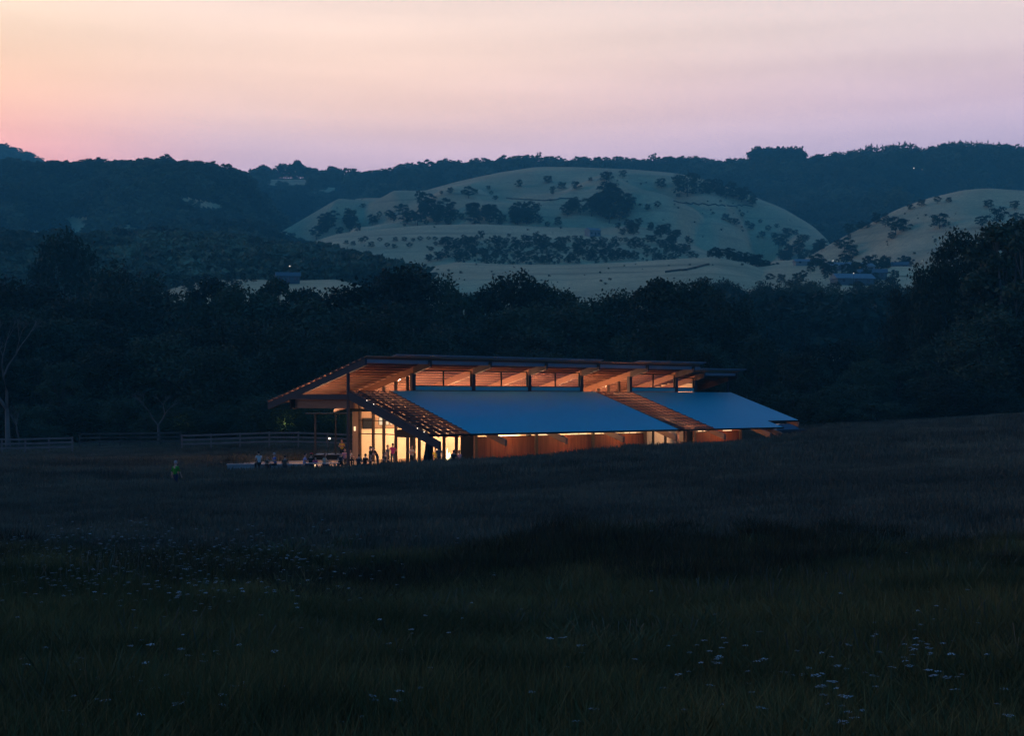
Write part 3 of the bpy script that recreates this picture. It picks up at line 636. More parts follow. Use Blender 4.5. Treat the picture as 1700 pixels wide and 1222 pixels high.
def clump(hill, poly, n, h0, h1, label, group, ms=FARM, name='hill_tree', base=10):
    xs_ = [a for a, b in poly]; ys_ = [b for a, b in poly]; k = 0; tries = 0
    while k < n and tries < n * 30:
        tries += 1; px = random.uniform(min(xs_), max(xs_)); py = random.uniform(min(ys_), max(ys_))
        if not inpoly(px, py, poly): continue
        p, t = hill.hit(px, py); h = random.uniform(h0 * .9, h1 * 1.3) * p[1] / F
        put_far(random.choice(ms), p, h, base=base, wide=random.uniform(.8, 1.35), label=label, group=group, name=name); k += 1
clump(H3, [(975, 366), (1000, 330), (1030, 340), (1046, 356), (1030, 372), (990, 376)], 22, 16, 28, 'tree in the large round dark clump on the bare hill', 'trees of the large round clump')
clump(H3, [(930, 352), (965, 340), (975, 352), (960, 362), (935, 360)], 6, 12, 18, 'tree in the small clump left of the large round clump', 'trees of the small clump')
clump(H3, [(830, 375), (850, 352), (890, 360), (905, 368), (950, 372), (950, 381), (840, 378)], 20, 12, 22, 'tree in the dark strip across the middle of the bare hill', 'trees in the middle strip')
clump(H3, [(690, 376), (697, 345), (715, 345), (730, 356), (800, 358), (832, 370), (832, 378), (690, 376)], 30, 12, 22, 'tree in the left part of the strip across the bare hill', 'trees in the left strip')
clump(H3, [(515, 398), (535, 382), (560, 372), (620, 366), (690, 360), (690, 378), (620, 382), (565, 392), (530, 402)], 30, 10, 20, 'tree in the belt running up the left flank of the bare hill', 'trees up the left flank')
clump(H3, [(700, 352), (700, 326), (712, 326), (716, 350)], 5, 14, 20, 'tree in the upright clump above the left strip', 'trees of the upright clump')
clump(H3, [(1150, 304), (1200, 318), (1260, 340), (1245, 345), (1190, 328), (1150, 318)], 18, 12, 20, 'tree spilling over the right brow of the bare hill', 'trees on the right brow')
clump(H3, [(1290, 420), (1300, 396), (1340, 394), (1372, 415), (1380, 440), (1300, 440)], 26, 10, 18, 'tree in the dark gully between the two bare hills', 'trees in the gully')
def hill_fence(hill, pts, label):
    V = []; Fc = []; o_ = empty('hill_fence', hill.hit(*pts[0])[0]); tag(o_, label, 'fence'); P_ = []
    for (a, b) in zip(pts[:-1], pts[1:]):
        for k in range(10): P_.append(hill.hit(a[0] + (b[0] - a[0]) * k / 10, a[1] + (b[1] - a[1]) * k / 10)[0] - o_.location)
    bxs = []
    for p0, p1 in zip(P_[:-1], P_[1:]): bxs.append([(p0.x, p0.y - .3, p0.z - .6), (p1.x, p1.y - .3, p1.z - .6), (p1.x, p1.y + .3, p1.z - .6), (p0.x, p0.y + .3, p0.z - .6), (p0.x, p0.y - .3, p0.z + .9), (p1.x, p1.y - .3, p1.z + .9), (p1.x, p1.y + .3, p1.z + .9), (p0.x, p0.y + .3, p0.z + .9)])
    boxes('fence_line', bxs, M_barkd, o_)['kind'] = 'stuff'
hill_fence(H3, [(1118, 336), (1160, 341), (1215, 343), (1255, 345)], 'dark fence line across the upper right slope of the bare hill')
hill_fence(H3b, [(1104, 453), (1140, 449), (1182, 439)], 'dark fence line climbing the pale grassy swell')
hill_fence(H3, [(840, 330), (900, 334), (960, 330)], 'short dark fence line below the top of the bare hill')
P = []; S = []
for _ in range(420):
    hl, x0_, x1_, y0_, y1_ = random.choice([(H3, 460, 1340, 300, 400), (H3, 1000, 1340, 300, 400), (H4, 1400, 1720, 335, 430), (H3b, 660, 1280, 440, 480), (H3m, 470, 1180, 378, 440)])
    px = random.uniform(x0_, x1_); py = random.uniform(y0_, y1_)
    if mnoise.noise(Vector((px / 40, py / 18, 8.8))) < .05: continue
    p, t = hl.hit(px, py)
    if t <= 0 or t >= .98: continue
    h = random.uniform(1.2, 4.2) * p[1] / F; P.append(tuple(p)); S.append((h / 10 * 1.5, h / 10 * 1.5, h / 10))
SCRUB = (P, S)
# rows of the orchard on the shelf
cnt = 0
poly = [(706, 412), (735, 400), (800, 392), (880, 396), (985, 400), (1090, 402), (1145, 418), (1160, 432), (1080, 436), (960, 440), (840, 442), (760, 438), (706, 434)]
P = []; S = []
for r_ in range(9):
    yb = 399 + r_ * 5.0
    for c_ in range(64):
        px = 700 + c_ * 7.6 + random.uniform(-2, 2) + (r_ % 2) * 3; py = yb + random.uniform(-1.7, 1.7)
        if not inpoly(px, py, poly) or random.random() < .12 or mnoise.noise(Vector((px / 26, py / 7, 1.7))) > .34: continue
        p, t = H3m.hit(px, py); h = random.choice([5, 7, 8, 10, 13]) * random.uniform(.9, 1.2) * p[1] / F
        if cnt < 290 and r_ >= 1: put_far(random.choice(FARM), p, h, base=10, wide=random.uniform(1.0, 1.4), label='small tree in the planted rows on the grassy shelf', group='trees of the planted rows', name='orchard_tree'); cnt += 1
        else: P.append(p); S.append(h / 10)
orch_src = put_far(FARM[1], H3m.hit(712, 436)[0], 5, base=10, label='leftmost tree at the lower corner of the planted rows', name='orchard_tree')
scatter('hill_scrub', SCRUB[0], np.array(SCRUB[1]), [orch_src], 'low scrub and tussocks dotting the bare hills')
if P: scatter('orchard', P, np.array(S), [orch_src], 'remaining small trees of the planted rows on the shelf')
for px, yb, hp in [(575, 406, 7), (586, 408, 8), (599, 404, 10), (605, 403, 11), (616, 411, 10), (631, 402, 8), (643, 412, 9), (655, 413, 8), (656, 402, 8), (671, 402, 8), (679, 413, 10), (686, 402, 7), (697, 402, 9), (712, 400, 7), (723, 401, 8), (524, 405, 4), (809, 443, 7), (850, 440, 6), (880, 441, 6), (845, 394, 6)]:
    p, t = H3m.hit(px, yb); put_far(random.choice(FARM), p, hp * p[1] / F, base=10, wide=1.3, label='low bush in the loose line left of the planted rows', group='low bushes on the shelf', name='bush')
clump(H3m, [(1010, 384), (1060, 376), (1100, 376), (1150, 400), (1160, 424), (1110, 414), (1060, 398), (1010, 390)], 26, 8, 15, 'tree scattered at the right end of the grassy shelf', 'trees at the right end of the shelf')
clump(H3b, [(1172, 432), (1180, 424), (1215, 420), (1290, 438), (1335, 452), (1335, 460), (1285, 450), (1220, 436)], 46, 11, 17, 'tree in the dark windbreak curving over the pale swell', 'trees of the windbreak', name='windbreak_tree')
for px, yb, hp in [(831, 464, 7), (1215, 478, 8), (1195, 474, 5), (745, 452, 5), (765, 455, 5), (1278, 470, 16), (1262, 476, 10), (660, 480, 6), (1300, 466, 9)]:
    p, t = H3b.hit(px, yb); put_far(random.choice(FARM), p, hp * p[1] / F, base=10, wide=1.2, label='bush on the pale grassy swell above the tree belt', group='bushes on the pale swell', name='bush')
for px, yb, hp, lab in [(1470, 378, 14, 'left crown of the ragged group on the right-hand hill'), (1487, 392, 30, 'tall ragged tree on the lower slope of the right-hand hill'), (1500, 384, 20, 'right crown of the ragged group on the right-hand hill'), (1480, 400, 12, None),
                        (1560, 382, 26, 'broad spreading tree alone in the middle of the right-hand hill'), (1641, 345, 14, 'round tree high on the right-hand hill'), (1685, 352, 16, 'small tree near the right edge on the right-hand hill'), (1655, 372, 26, None), (1630, 380, 20, None),
                        (1690, 378, 24, None), (1402, 420, 26, 'dark tree at the foot of the right-hand hill, above the white wall'), (1412, 430, 22, None), (1440, 380, 9, None), (1455, 372, 10, None), (1575, 338, 9, None), (1556, 340, 12, None), (1530, 344, 12, None), (1512, 350, 10, None)]:
    p, t = H4.hit(px, yb); l, g = soft(lab, 'smaller tree on the right-hand bare hill', 'smaller trees on the right-hand hill')
    put_far(random.choice(FARM), p, hp * p[1] / F, base=10, wide=1.3, label=l, group=g)
clump(H4, [(1300, 452), (1400, 405), (1440, 378), (1480, 362), (1460, 360), (1400, 390), (1330, 430)], 16, 8, 14, 'tree along the left edge of the right-hand hill', 'trees edging the right-hand hill')
clump(H8, [(1340, 446), (1360, 436), (1510, 440), (1510, 458), (1340, 462)], 34, 10, 20, 'dark tree among the farm houses at the foot of the hill', 'trees among the farm houses', name='farm_tree')
clump(H8, [(1290, 470), (1360, 462), (1500, 466), (1500, 490), (1290, 490)], 34, 9, 16, 'dark tree in front of the farm houses in the valley', 'trees below the farm houses', name='farm_tree')
P, S = forest(H8, 1500, 1130, 1620, .02, .62, 8, 13)
P, S = zip(*[(p_, s_) for p_, s_ in zip(P, S) if rowof((p_[0], p_[1], p_[2] + 12 * s_[2])) > 482]); P = list(P)
srcv = [put_far(FAR[i], H8.pt(1230 + 90 * i, .12), 12, label=w_ + ' one of three dark trees in the valley wood behind the far roof', name='valley_tree') for i, w_ in enumerate(('left', 'middle', 'right'))]
scatter('valley_wood', P, np.array(S), srcv, 'dark woodland filling the valley behind the far end of the hall')
clump(H6, [(290, 482), (320, 468), (400, 464), (470, 466), (470, 482), (320, 490)], 34, 8, 15, 'tree along the far side of the small pale paddock', 'trees along the small paddock', name='paddock_tree')

# ---------------------------------------------------------------- haze
hz = boxes('haze', [(-8800, 8800, -40, 8900, -2.6, EYE + HAZE_TOP)], [], None)
hm = bpy.data.materials.new('haze_air'); hm.use_nodes = True; t = hm.node_tree; t.nodes.clear()
o_ = N(t, 'ShaderNodeOutputMaterial'); pv = N(t, 'ShaderNodeVolumePrincipled', inp={'Density': HAZE, 'Color': (0.20, 0.84, 1.0, 1), 'Anisotropy': 0.0}); t.links.new(pv.outputs[0], o_.inputs['Volume'])
hz.data.materials.append(hm); hz['kind'] = 'stuff'; tag(hz, 'thin blue evening haze over the valley')

# ================================================================ the hall
hall = empty('hall', (A0[0], A0[1], 0.0), RZ)
tag(hall, 'long timber and glass hall with blue metal roofs and glowing clerestory windows', 'hall')
def L3(u, w, z): return (u, -w, z)
def bx(name, u0, u1, w0, w1, z0, z1, m, parent=None):
    return boxes(name, [(u0, u1, -w1, -w0, z0, z1)], m, parent or hall)
def slope(u0, u1, w0, w1, f, depth):
    """prism along w whose top follows f(w)"""
    return [L3(u0, w0, f(w0) - depth), L3(u1, w0, f(w0) - depth), L3(u1, w1, f(w1) - depth), L3(u0, w1, f(w1) - depth),
            L3(u0, w0, f(w0)), L3(u1, w0, f(w0)), L3(u1, w1, f(w1)), L3(u0, w1, f(w1))]
def sl(name, u0, u1, w0, w1, f, depth, m, parent=None): return boxes(name, [slope(u0, u1, w0, w1, f, depth)], m, parent or hall)
zl = lambda w: 6.10 - 0.323 * w
zu = lambda w: 8.54 - 0.247 * (2.4 - w)
zv = lambda w: zu(w) - 0.28
US = [0.0, 6.43, 12.86, 19.3, 25.72, 32.15, 38.6]
WF = 7.9
# posts, rafters
for i, u in enumerate(US + [41.4, 46.4]):
    hw = 0.09 if u in (0.0, 46.4) else 0.17
    z = zu if u < 40 else zv
    bx('post', u - hw, u + hw, -hw, hw, -0.3 if u < 47 else 0, z(0) - 0.45, M_timber)
    e = 2.4 if u < 40 else 1.3
    sl('upper_rafter', u - .1, u + .1, -11.75, .17 if u else e, z, .55, M_glulam if u not in (0.0,) else M_timber)
    if u: sl('rafter_nose', u - .102, u + .102, .172, e, z, .55, M_nose)
    if u < 40: sl('lower_rafter', u - .1, u + .1, .17, 11.6 if u else 11.6, lambda w: zl(w) - .11, .45 if u else .60, M_glulam if u else M_timber)
    if 6 < u < 39:
        bx('wall_post', u - .13, u + .13, WF, WF + .2, -.3, zl(WF) - .58, M_glulam)
sl('lower_rafter', 40.2, 40.4, .17, 11.6, lambda w: zl(w) - .11, .45, M_glulam)
sl('lower_rafter', 46.2, 46.4, .17, 8.9, lambda w: zl(w) - .11, .45, M_glulam)
# purlins and soffit of the high roof
w = 2.02; k = 0
while w > -11.6:
    z = zu(w); bx('purlin', -.22, 39.7, w - .05, w + .05, z + .005, z + .185, M_purlin)
    if w < 1.2: z = zv(w); bx('purlin', 39.95, 47.0, w - .05, w + .05, z + .005, z + .185, M_purlin)
    w -= .80
sl('soffit', .12, 39.65, -11.8, 2.3, lambda w: zu(w) + .235, .045, M_soffit)
sl('soffit', 40.0, 46.9, -11.8, 1.2, lambda w: zv(w) + .235, .045, M_soffit)
sl('roof_sheet', 2.7, 25.85, -11.95, 2.78, lambda w: zu(w) + .30, .06, M_fasc)
sl('roof_sheet', 30.6, 39.95, -11.95, 2.78, lambda w: zu(w) + .30, .06, M_fasc)
sl('roof_sheet', 40.3, 47.4, -11.95, 1.65, lambda w: zv(w) + .30, .06, M_fasc)
for a, b in zip(US[:-1], US[1:]): bx('fascia', a + .1, b - .1, 2.12, 2.19, zu(2.15) - .29, zu(2.15) - .003, M_fasc)
bx('fascia', 38.7, 39.7, 2.12, 2.19, zu(2.15) - .29, zu(2.15) - .003, M_fasc)
bx('fascia', 41.5, 46.3, 1.06, 1.13, zv(1.1) - .27, zv(1.1) - .003, M_fasc)
# low blue roofs
sl('blue_roof_sheet', 4.0, 27.4, .19, 10.4, zl, .10, M_roof)['label'] = 'long smooth blue metal roof sheet'
sl('blue_roof_sheet', 32.25, 41.9, .19, 10.4, zl, .10, M_roof)['label'] = 'shorter smooth blue metal roof sheet'
sl('blue_roof_sheet', 41.903, 46.7, .19, 8.6, zl, .10, M_roof)['label'] = 'stepped-back end of the blue roof'
bx('gutter', -.1, 41.9, 10.403, 10.50, zl(10.4) - .14, zl(10.4) + .01, M_dark)
bx('gutter', 41.93, 46.7, 8.603, 8.68, zl(8.6) - .14, zl(8.6) + .01, M_dark)
bx('ridge_flashing', 6.6, 25.55, .172, .188, zl(.2) - .12, zl(.2) + .05, M_dark)
# slatted bays
def slats(u0, u1, first):
    n = int(round((u1 - u0) / .73)); 
    for i in range(n + 1):
        u = u0 + (u1 - u0) * i / n
        if i in (0, n) and not first: pass
        sl('roof_fin', u - .07, u + .07, .2, 10.39, lambda w: zl(w) + .02, .24, M_purlin)
    k = 0; w = .55
    while w < 10.3:
        z = zl(w); bx('roof_slat', u0 - .05, u1 + .03, w - .09, w + .09, z + .025, z + .085, M_timber); w += .58 if first else .80
slats(.12, 3.9, True); slats(27.55, 32.1, False)
# clerestory windows
for a, b in [(6.43, 12.86), (12.86, 19.3), (19.3, 25.72), (32.15, 38.6), (38.6, 41.4)]:
    top = 7.78 if a < 38 else 7.46; a2, b2 = a + .18, b - .18
    bx('sill_flashing', a2, b2, .02, .10, 6.10, 6.42, M_roof)
    fr = bx('clerestory_window', a2, b2, -.03, .05, 6.423, 6.50, M_dark)
    bx('frame', a2, b2, -.03, .05, top - .08, top, M_dark, fr)
    bx('frame', a2, a2 + .08, -.03, .05, 6.503, top - .083, M_dark, fr); bx('frame', b2 - .08, b2, -.03, .05, 6.503, top - .083, M_dark, fr)
    mid = (a2 + b2) / 2
    if b - a > 4:
        bx('mullion', mid - .06, mid + .06, -.03, .05, 6.503, top - .083, M_dark, fr)
        bx('pane', a2 + .083, mid - .063, 0, .012, 6.503, top - .083, M_glass, fr); bx('pane', mid + .063, b2 - .083, 0, .012, 6.503, top - .083, M_glass, fr)
    else: bx('pane', a2 + .083, b2 - .083, 0, .012, 6.503, top - .083, M_glass, fr)
    if a < 30 or a == 32.15: bx('back_lining', a2, b2, -.03, .03, zl(0) - .6, 6.098, M_ply)
# glazed gable walls
def gable(ug, ws, dark_from=None):
    for i, w in enumerate(ws):
        ztop = (zu(w) - .55) if w < .3 else zl(w) - .57
        bx('mullion', ug - .16, ug + .06, w - .075, w + .075, 0.05, ztop - .02, M_mull)
    for a, b in zip(ws[:-1], ws[1:]):
        w0, w1 = a + .095, b - .095
        f = (lambda w: zu(w) - .56) if b <= .3 else (lambda w: zl(max(w, .2)) - .58)
        for z0, z1 in ((0.05, 2.36), (2.44, None)):
            if z1: bx('pane', ug - .01, ug + .01, w0, w1, z0, z1, M_glass)
            else:
                if min(f(w0), f(w1)) < z0 + .1: continue
                V = [L3(ug - .01, w0, z0), L3(ug + .01, w0, z0), L3(ug + .01, w1, z0), L3(ug - .01, w1, z0), L3(ug - .01, w0, f(w0)), L3(ug + .01, w0, f(w0)), L3(ug + .01, w1, f(w1)), L3(ug - .01, w1, f(w1))]
                boxes('pane', [V], M_glass, hall)
def wx(x, ug):
    X0 = A0[0] + ug * cR; Y0 = A0[1] + ug * sR; T = (x - 850) / F; return (T * Y0 - X0) / (sR + cR * T)
G1 = [-7.35] + [wx(x, 6.43) for x in (620.5, 638, 658, 677.5, 697, 717.5, 738, 758.5)]
gable(6.43, G1)
bx('transom', 6.30, 6.46, -7.26, 7.2, 2.365, 2.435, M_dark)
bx('transom', 6.30, 6.46, -7.26, 0.4, 3.50, 3.56, M_dark); bx('thin_rail', 6.44, 6.47, -7.26, 0.4, 2.93, 2.96, M_dark)
bx('corner_panel', 6.25, 6.55, -8.3, -7.45, 0, zu(-8.3) - .57, M_ply)
bx('dark_end_panel', 6.28, 6.50, G1[-1] + .62, 7.87, 0, 2.9, M_dark)
bx('entry_box', 5.6, 6.25, -1.25, 1.75, 2.22, 2.86, M_dark)['label'] = 'black box over the glass entry'
# wall light on the corner panel
sc_ = bx('wall_light', 6.15, 6.245, -7.95, -7.80, 2.62, 3.0, M_lamp); 
G2 = [-8.2 + i * 1.37 for i in range(12)]
gable(32.15, [w for w in G2 if w < 7.6])
# back wall with lit windows, inner walls, floor
bx('back_wall', 6.6, 41.3, -8.35, -8.2, 0, 2.75, M_cream)
bx('back_wall', 6.6, 41.3, -8.35, -8.23, 2.753, zu(-8.3) - .56, M_ply)
for a, b in [(9.05, 9.45), (9.8, 10.06), (10.26, 10.5), (10.72, 11.2)]:
    fr = bx('high_window', a - .04, b + .04, -8.228, -8.215, 3.06, 3.79, M_dark); bx('pane', a, b, -8.212, -8.205, 3.1, 3.75, M_win, fr)
bx('dark_screen', 7.25, 8.35, -8.2, -8.12, 2.78, 3.72, M_dark)
bx('inner_wall', 25.4, 25.55, -8.2, 7.75, 0, 2.98, M_cream); sl('inner_wall_top', 25.4, 25.55, .2, 7.7, lambda w: zl(w) - .58, max(.05, 0) + 0.0, M_cream) if False else None
boxes('inner_wall_top', [[L3(25.4, -8.2, 2.983), L3(25.55, -8.2, 2.983), L3(25.55, 7.7, 2.983), L3(25.4, 7.7, 2.983), L3(25.4, -8.2, 5.3), L3(25.55, -8.2, 5.3), L3(25.55, 7.7, 3.0), L3(25.4, 7.7, 3.0)]], M_cream, hall)
bx('inner_wall', 19.2, 19.3, -8.2, -1.0, 0, 2.9, M_cream)
bx('end_wall', 41.32, 41.45, -8.2, -.2, 0, 6.9, M_cream)
bx('end_wall', 38.75, 38.9, .2, WF, 0, zl(WF) - .6, M_red)
bx('side_wall', 38.9, 41.3, -.19, .17, 0, 5.4, M_red)
bx('floor', 6.5, 41.3, -8.2, WF - .1, -.02, .05, M_floor)
bx('lobby_wall', 25.8, 32.05, 6.75, 6.85, .05, 3.5, M_cream)
bx('soffit_lining', 6.6, 25.3, .3, 7.7, 0, 0.001, M_floor)
# clad front wall, bay by bay
def clad(a, b):
    lst = []; u = a + .14
    r_ = random.Random(int(a * 10))
    while u < b - .15:
        u2 = min(u + .29, b - .14); d_ = r_.uniform(0, .018); lst.append((u + .006, u2 - .006, -(WF + .02 + d_), -(WF - .06), -.3, 2.36)); u += .29
    o = boxes('wall_panel', lst, M_red, hall); o['kind'] = 'stuff'
    bx('slot_frame', a + .14, b - .14, WF - .05, WF + .03, 2.363, 2.41, M_dark)
    bx('slot_pane', a + .14, b - .14, WF - .01, WF + .01, 2.413, zl(WF) - .6, M_glass)
for a, b in [(6.43, 12.86), (12.86, 19.3), (19.3, 25.72), (32.15, 38.6)]: clad(a, b)
for a, b in [(13.1, 15.0), (16.4, 17.6), (17.8, 18.6), (19.6, 20.2), (20.5, 21.6), (23.2, 23.7), (23.9, 24.6), (32.5, 35.0), (36.2, 37.4)]:
    bx('strip_light', a, b, WF + .035, WF + .09, 2.43, 2.50, M_lamp)
ws = [25.85, 26.85, 28.45, 30.05, 31.15]
for u in ws: bx('mullion', u - .07, u + .07, WF - .1, WF + .08, 0.05, zl(WF) - .6, M_mull)
for a, b in zip(ws[:-1], ws[1:]): bx('pane', a + .095, b - .095, WF - .02, WF, .05, zl(WF) - .6, M_glass)
bx('dark_end_panel', 31.25, 32.0, WF - .1, WF + .03, 0, 3.0, M_dark)
# porch framing at the left end
bx('tie_beam', -.08, .08, -8.1, -.1, 5.34, 5.74, M_timber)
bx('header_beam', .3, .46, -8.1, .3, 4.62, 5.32, M_glulam)
bx('short_post', -.1, .5, -8.35, -8.12, 4.55, zu(-8.2) - .56, M_dark)
boxes('brace', [slope(1.5, 1.7, -4.2, -2.2, lambda w: 4.95 + .22 * (w + 2.2), .22)], M_glulam, hall)
bx('header_beam', 5.9, 6.1, -8.1, -.3, 4.3, 4.55, M_dark)

# lamps of the hall
def point(name, u, w, z, e, col=(1.0, .52, .27), r=.12):
    l = bpy.data.lights.new(name, 'POINT'); l.energy = e; l.color = col; l.shadow_soft_size = r
    o = bpy.data.objects.new(name, l); o.location = L3(u, w, z); link(o, hall); return o
KE = 5.2

for u in (9.6, 16.0, 22.5, 35.3):
    for w in (-5.5, -1.6): point('uplight', u, w, 4.9 if w < -3 else 5.7, 120 * KE)
for u in (2.2,): point('uplight', u - .9, -5.2, 4.7, 80 * KE); point('uplight', u - .9, -1.8, 4.7, 85 * KE)
for u in (29.0,): point('uplight', u, -5.0, 4.9, 90 * KE); point('uplight', u, -1.6, 5.7, 90 * KE)
for u in (12.0, 18.0): point('downlight', u, -2.8, 3.3, 290 * KE, (1.0, .62, .34)); point('downlight', u, 5.0, 2.9, 110 * KE, (1.0, .62, .34))
point('downlight', 22.5, -3.0, 3.3, 80 * KE); point('downlight', 28.6, 7.45, 3.15, 8 * KE, (1.0, .70, .42)); point('downlight', 35.5, 4.0, 3.2, 60 * KE)
for u in (9.6, 16.0, 22.5, 29.0, 35.3): point('eave_light', u, 9.6, 2.62, 16 * KE, (1.0, .58, .30), .08)
point('eave_light', 41.5, 9.5, 2.5, 8 * KE, (1.0, .55, .3), .08)
for w in (1.8, 5.0, 8.4): point('slat_light', 2.0, w, zl(w) - 1.6, 8 * KE, (1.0, .5, .28)); point('slat_light', 29.8, w, zl(w) - 1.3, 24 * KE, (1.0, .5, .28))

point('uplight', 40.0, -4.0, 4.9, 240)
# small bulbs strung along the rake
def ball(name, u, w, z, r, m): 
    v, f = revolve([(r * math.sin(a) + 1e-4, -r * math.cos(a)) for a in np.linspace(0, math.pi, 6)], 8)
    o = mesh(name, [(x, y, q) for x, y, q in v], f, m, hall, smooth=True); o.location = L3(u, w, z); return o
for w in (2.6, 3.5, 9.0, 9.8): ball('bulb', -.06, w, zl(w) + .0, .035, M_bulb)

# ---------------------------------------------------------------- terrace, low wall, canopy
def top(o, label, cat, group=None): return tag(o, label, cat, group)
tr = boxes('terrace', [(-7.0, 6.25, -9.0, 11.5, -.5, .04)], M_paving); tr.location = (A0[0], A0[1], 0); tr.rotation_euler = (0, 0, RZ); tr['kind'] = 'structure'
def local_root(name, px, D, rz, label, cat, z=None, group=None):
    X = (px - 850) / F * D; o = empty(name, (X, D, gz(X, D) if z is None else z), rz); tag(o, label, cat, group); return o
r = local_root('low_wall', 440, 103, RZ * .08, 'long pale low wall used as a seat in front of the terrace', 'wall', z=-.1)
for i in range(5): boxes('wall_block', [(-2.7 + i * 1.1, -1.606 + i * 1.1, -.22, .22, 0, .66)], M_conc, r)
boxes('coping', [(-2.75, 2.85, -.27, .27, .663, .74)], M_conc, r)
r = local_root('canopy', 547, 126, .12, 'flat steel canopy on slim posts beside the porch', 'canopy', z=.3)
boxes('canopy_roof', [(-2.1, 2.1, -1.4, 1.4, 3.74, 3.84)], M_timber, r)
for x, y in ((-1.25, -1.2), (.55, -1.2), (-1.25, 1.2), (1.9, 1.2)): boxes('post', [(x - .07, x + .07, y - .07, y + .07, -.3, 3.715)], M_timber, r)
boxes('deck', [(-1.3, 2.1, -1.5, 1.5, -.3, .14)], M_dark, r); boxes('deck_top', [(-1.3, 2.1, -1.5, 1.5, .143, .18)], M_fasc, r)

# floodlight on a leaning stand
r = local_root('floodlight', 541, 121, 0, 'small lit floodlight on a tall leaning stand under the canopy', 'floodlight', z=.03)
v, f = tube([(0, 0, 0), (.18, 0, .8), (.30, 0, 1.85)], [.03, .025, .02], 6); mesh('stand', v, f, M_dark, r)
v, f = tube([(0, 0, 0), (-.35, -.2, .02)], [.02, .02], 5); mesh('foot', v, f, M_dark, r); v, f = tube([(0, 0, .3), (.35, .1, .0)], [.02, .02], 5); mesh('foot', v, f, M_dark, r)
boxes('housing', [(.18, .44, -.02, .12, 1.86, 2.06)], M_dark, r); boxes('lens', [(.22, .40, -.035, -.023, 1.89, 2.03)], M_bulb, r)

# folded parasol
r = local_root('parasol', 712, 104.5, 0, 'tall closed dark parasol standing in front of the glass entry', 'parasol')
v, f = tube([(0, 0, 0), (0, 0, 2.62)], [.03, .025], 8); mesh('pole', v, f, M_timber, r)
V = []; n = 20; prof = [(.03, 2.66), (.08, 2.52), (.12, 2.2), (.16, 1.7), (.21, 1.2), (.25, .8), (.22, .45)]
for j, (rr, z) in enumerate(prof):
    for k in range(n):
        a = 2 * math.pi * k / n; q = 1 + .28 * ((-1) ** k) * min(1, j / 2); V.append((rr * q * math.cos(a) - (.10 * j / 6 if math.cos(a) < -.5 else 0), rr * q * math.sin(a), z - (.28 * max(0, math.cos(a + 3.1)) if j == 6 else 0)))
Fq = [(j * n + k, j * n + (k + 1) % n, (j + 1) * n + (k + 1) % n, (j + 1) * n + k) for j in range(len(prof) - 1) for k in range(n)]
mesh('folded_canvas', V, Fq, mat('dark_canvas', (.012, .013, .018), .9), r)
v, f = revolve([(.34, 0), (.34, .07), (.06, .12)], 12); mesh('base', v, f, M_dark, r)

# fire
r = local_root('fire_pit', 746, 107.5, 0, 'bright fire burning in a round pit in front of the glass wall', 'fire pit')
v, f = revolve([(.20, 0), (.24, .05), (.46, .40), (.50, .42), (.46, .44), (.24, .14)], 16); mesh('bowl', v, f, M_dark, r)
V = []; Fc = []; rf = random.Random(5)
fl = []
for (x, y, h, rr) in [(0, 0, 1.15, .20), (-.16, .03, 1.45, .13), (.17, -.05, .85, .17), (.05, .12, .95, .15), (-.22, -.08, .6, .12), (.30, .05, .55, .10)]:
    ph = rf.uniform(0, 6); fl.append(tube([(x * .5, y * .5, .15), (x + .03 * math.cos(ph), y, .15 + h * .3), (x * 1.1 + .05 * math.cos(ph + 2), y, .15 + h * .62), (x + .05 * math.cos(ph + 4), y, .15 + h * .85), (x + .02, y, .15 + h)], [rr * .7, rr, rr * .7, rr * .35, .012], 8))
v, f = joinvf(fl); mesh('flames', v, f, M_flame, r, smooth=True)
for k in range(4):
    a = k * 1.57; v, f = tube([(-.3 * math.cos(a), -.3 * math.sin(a), .3), (.3 * math.cos(a), .3 * math.sin(a), .42)], [.05, .05], 6); mesh('log', v, f, M_barkd, r)
l = bpy.data.lights.new('fire_glow', 'POINT'); l.energy = 55; l.color = (1, .6, .28); l.shadow_soft_size = .35; lo = bpy.data.objects.new('fire_glow', l); lo.location = (0, -.62, .95); link(lo, r)

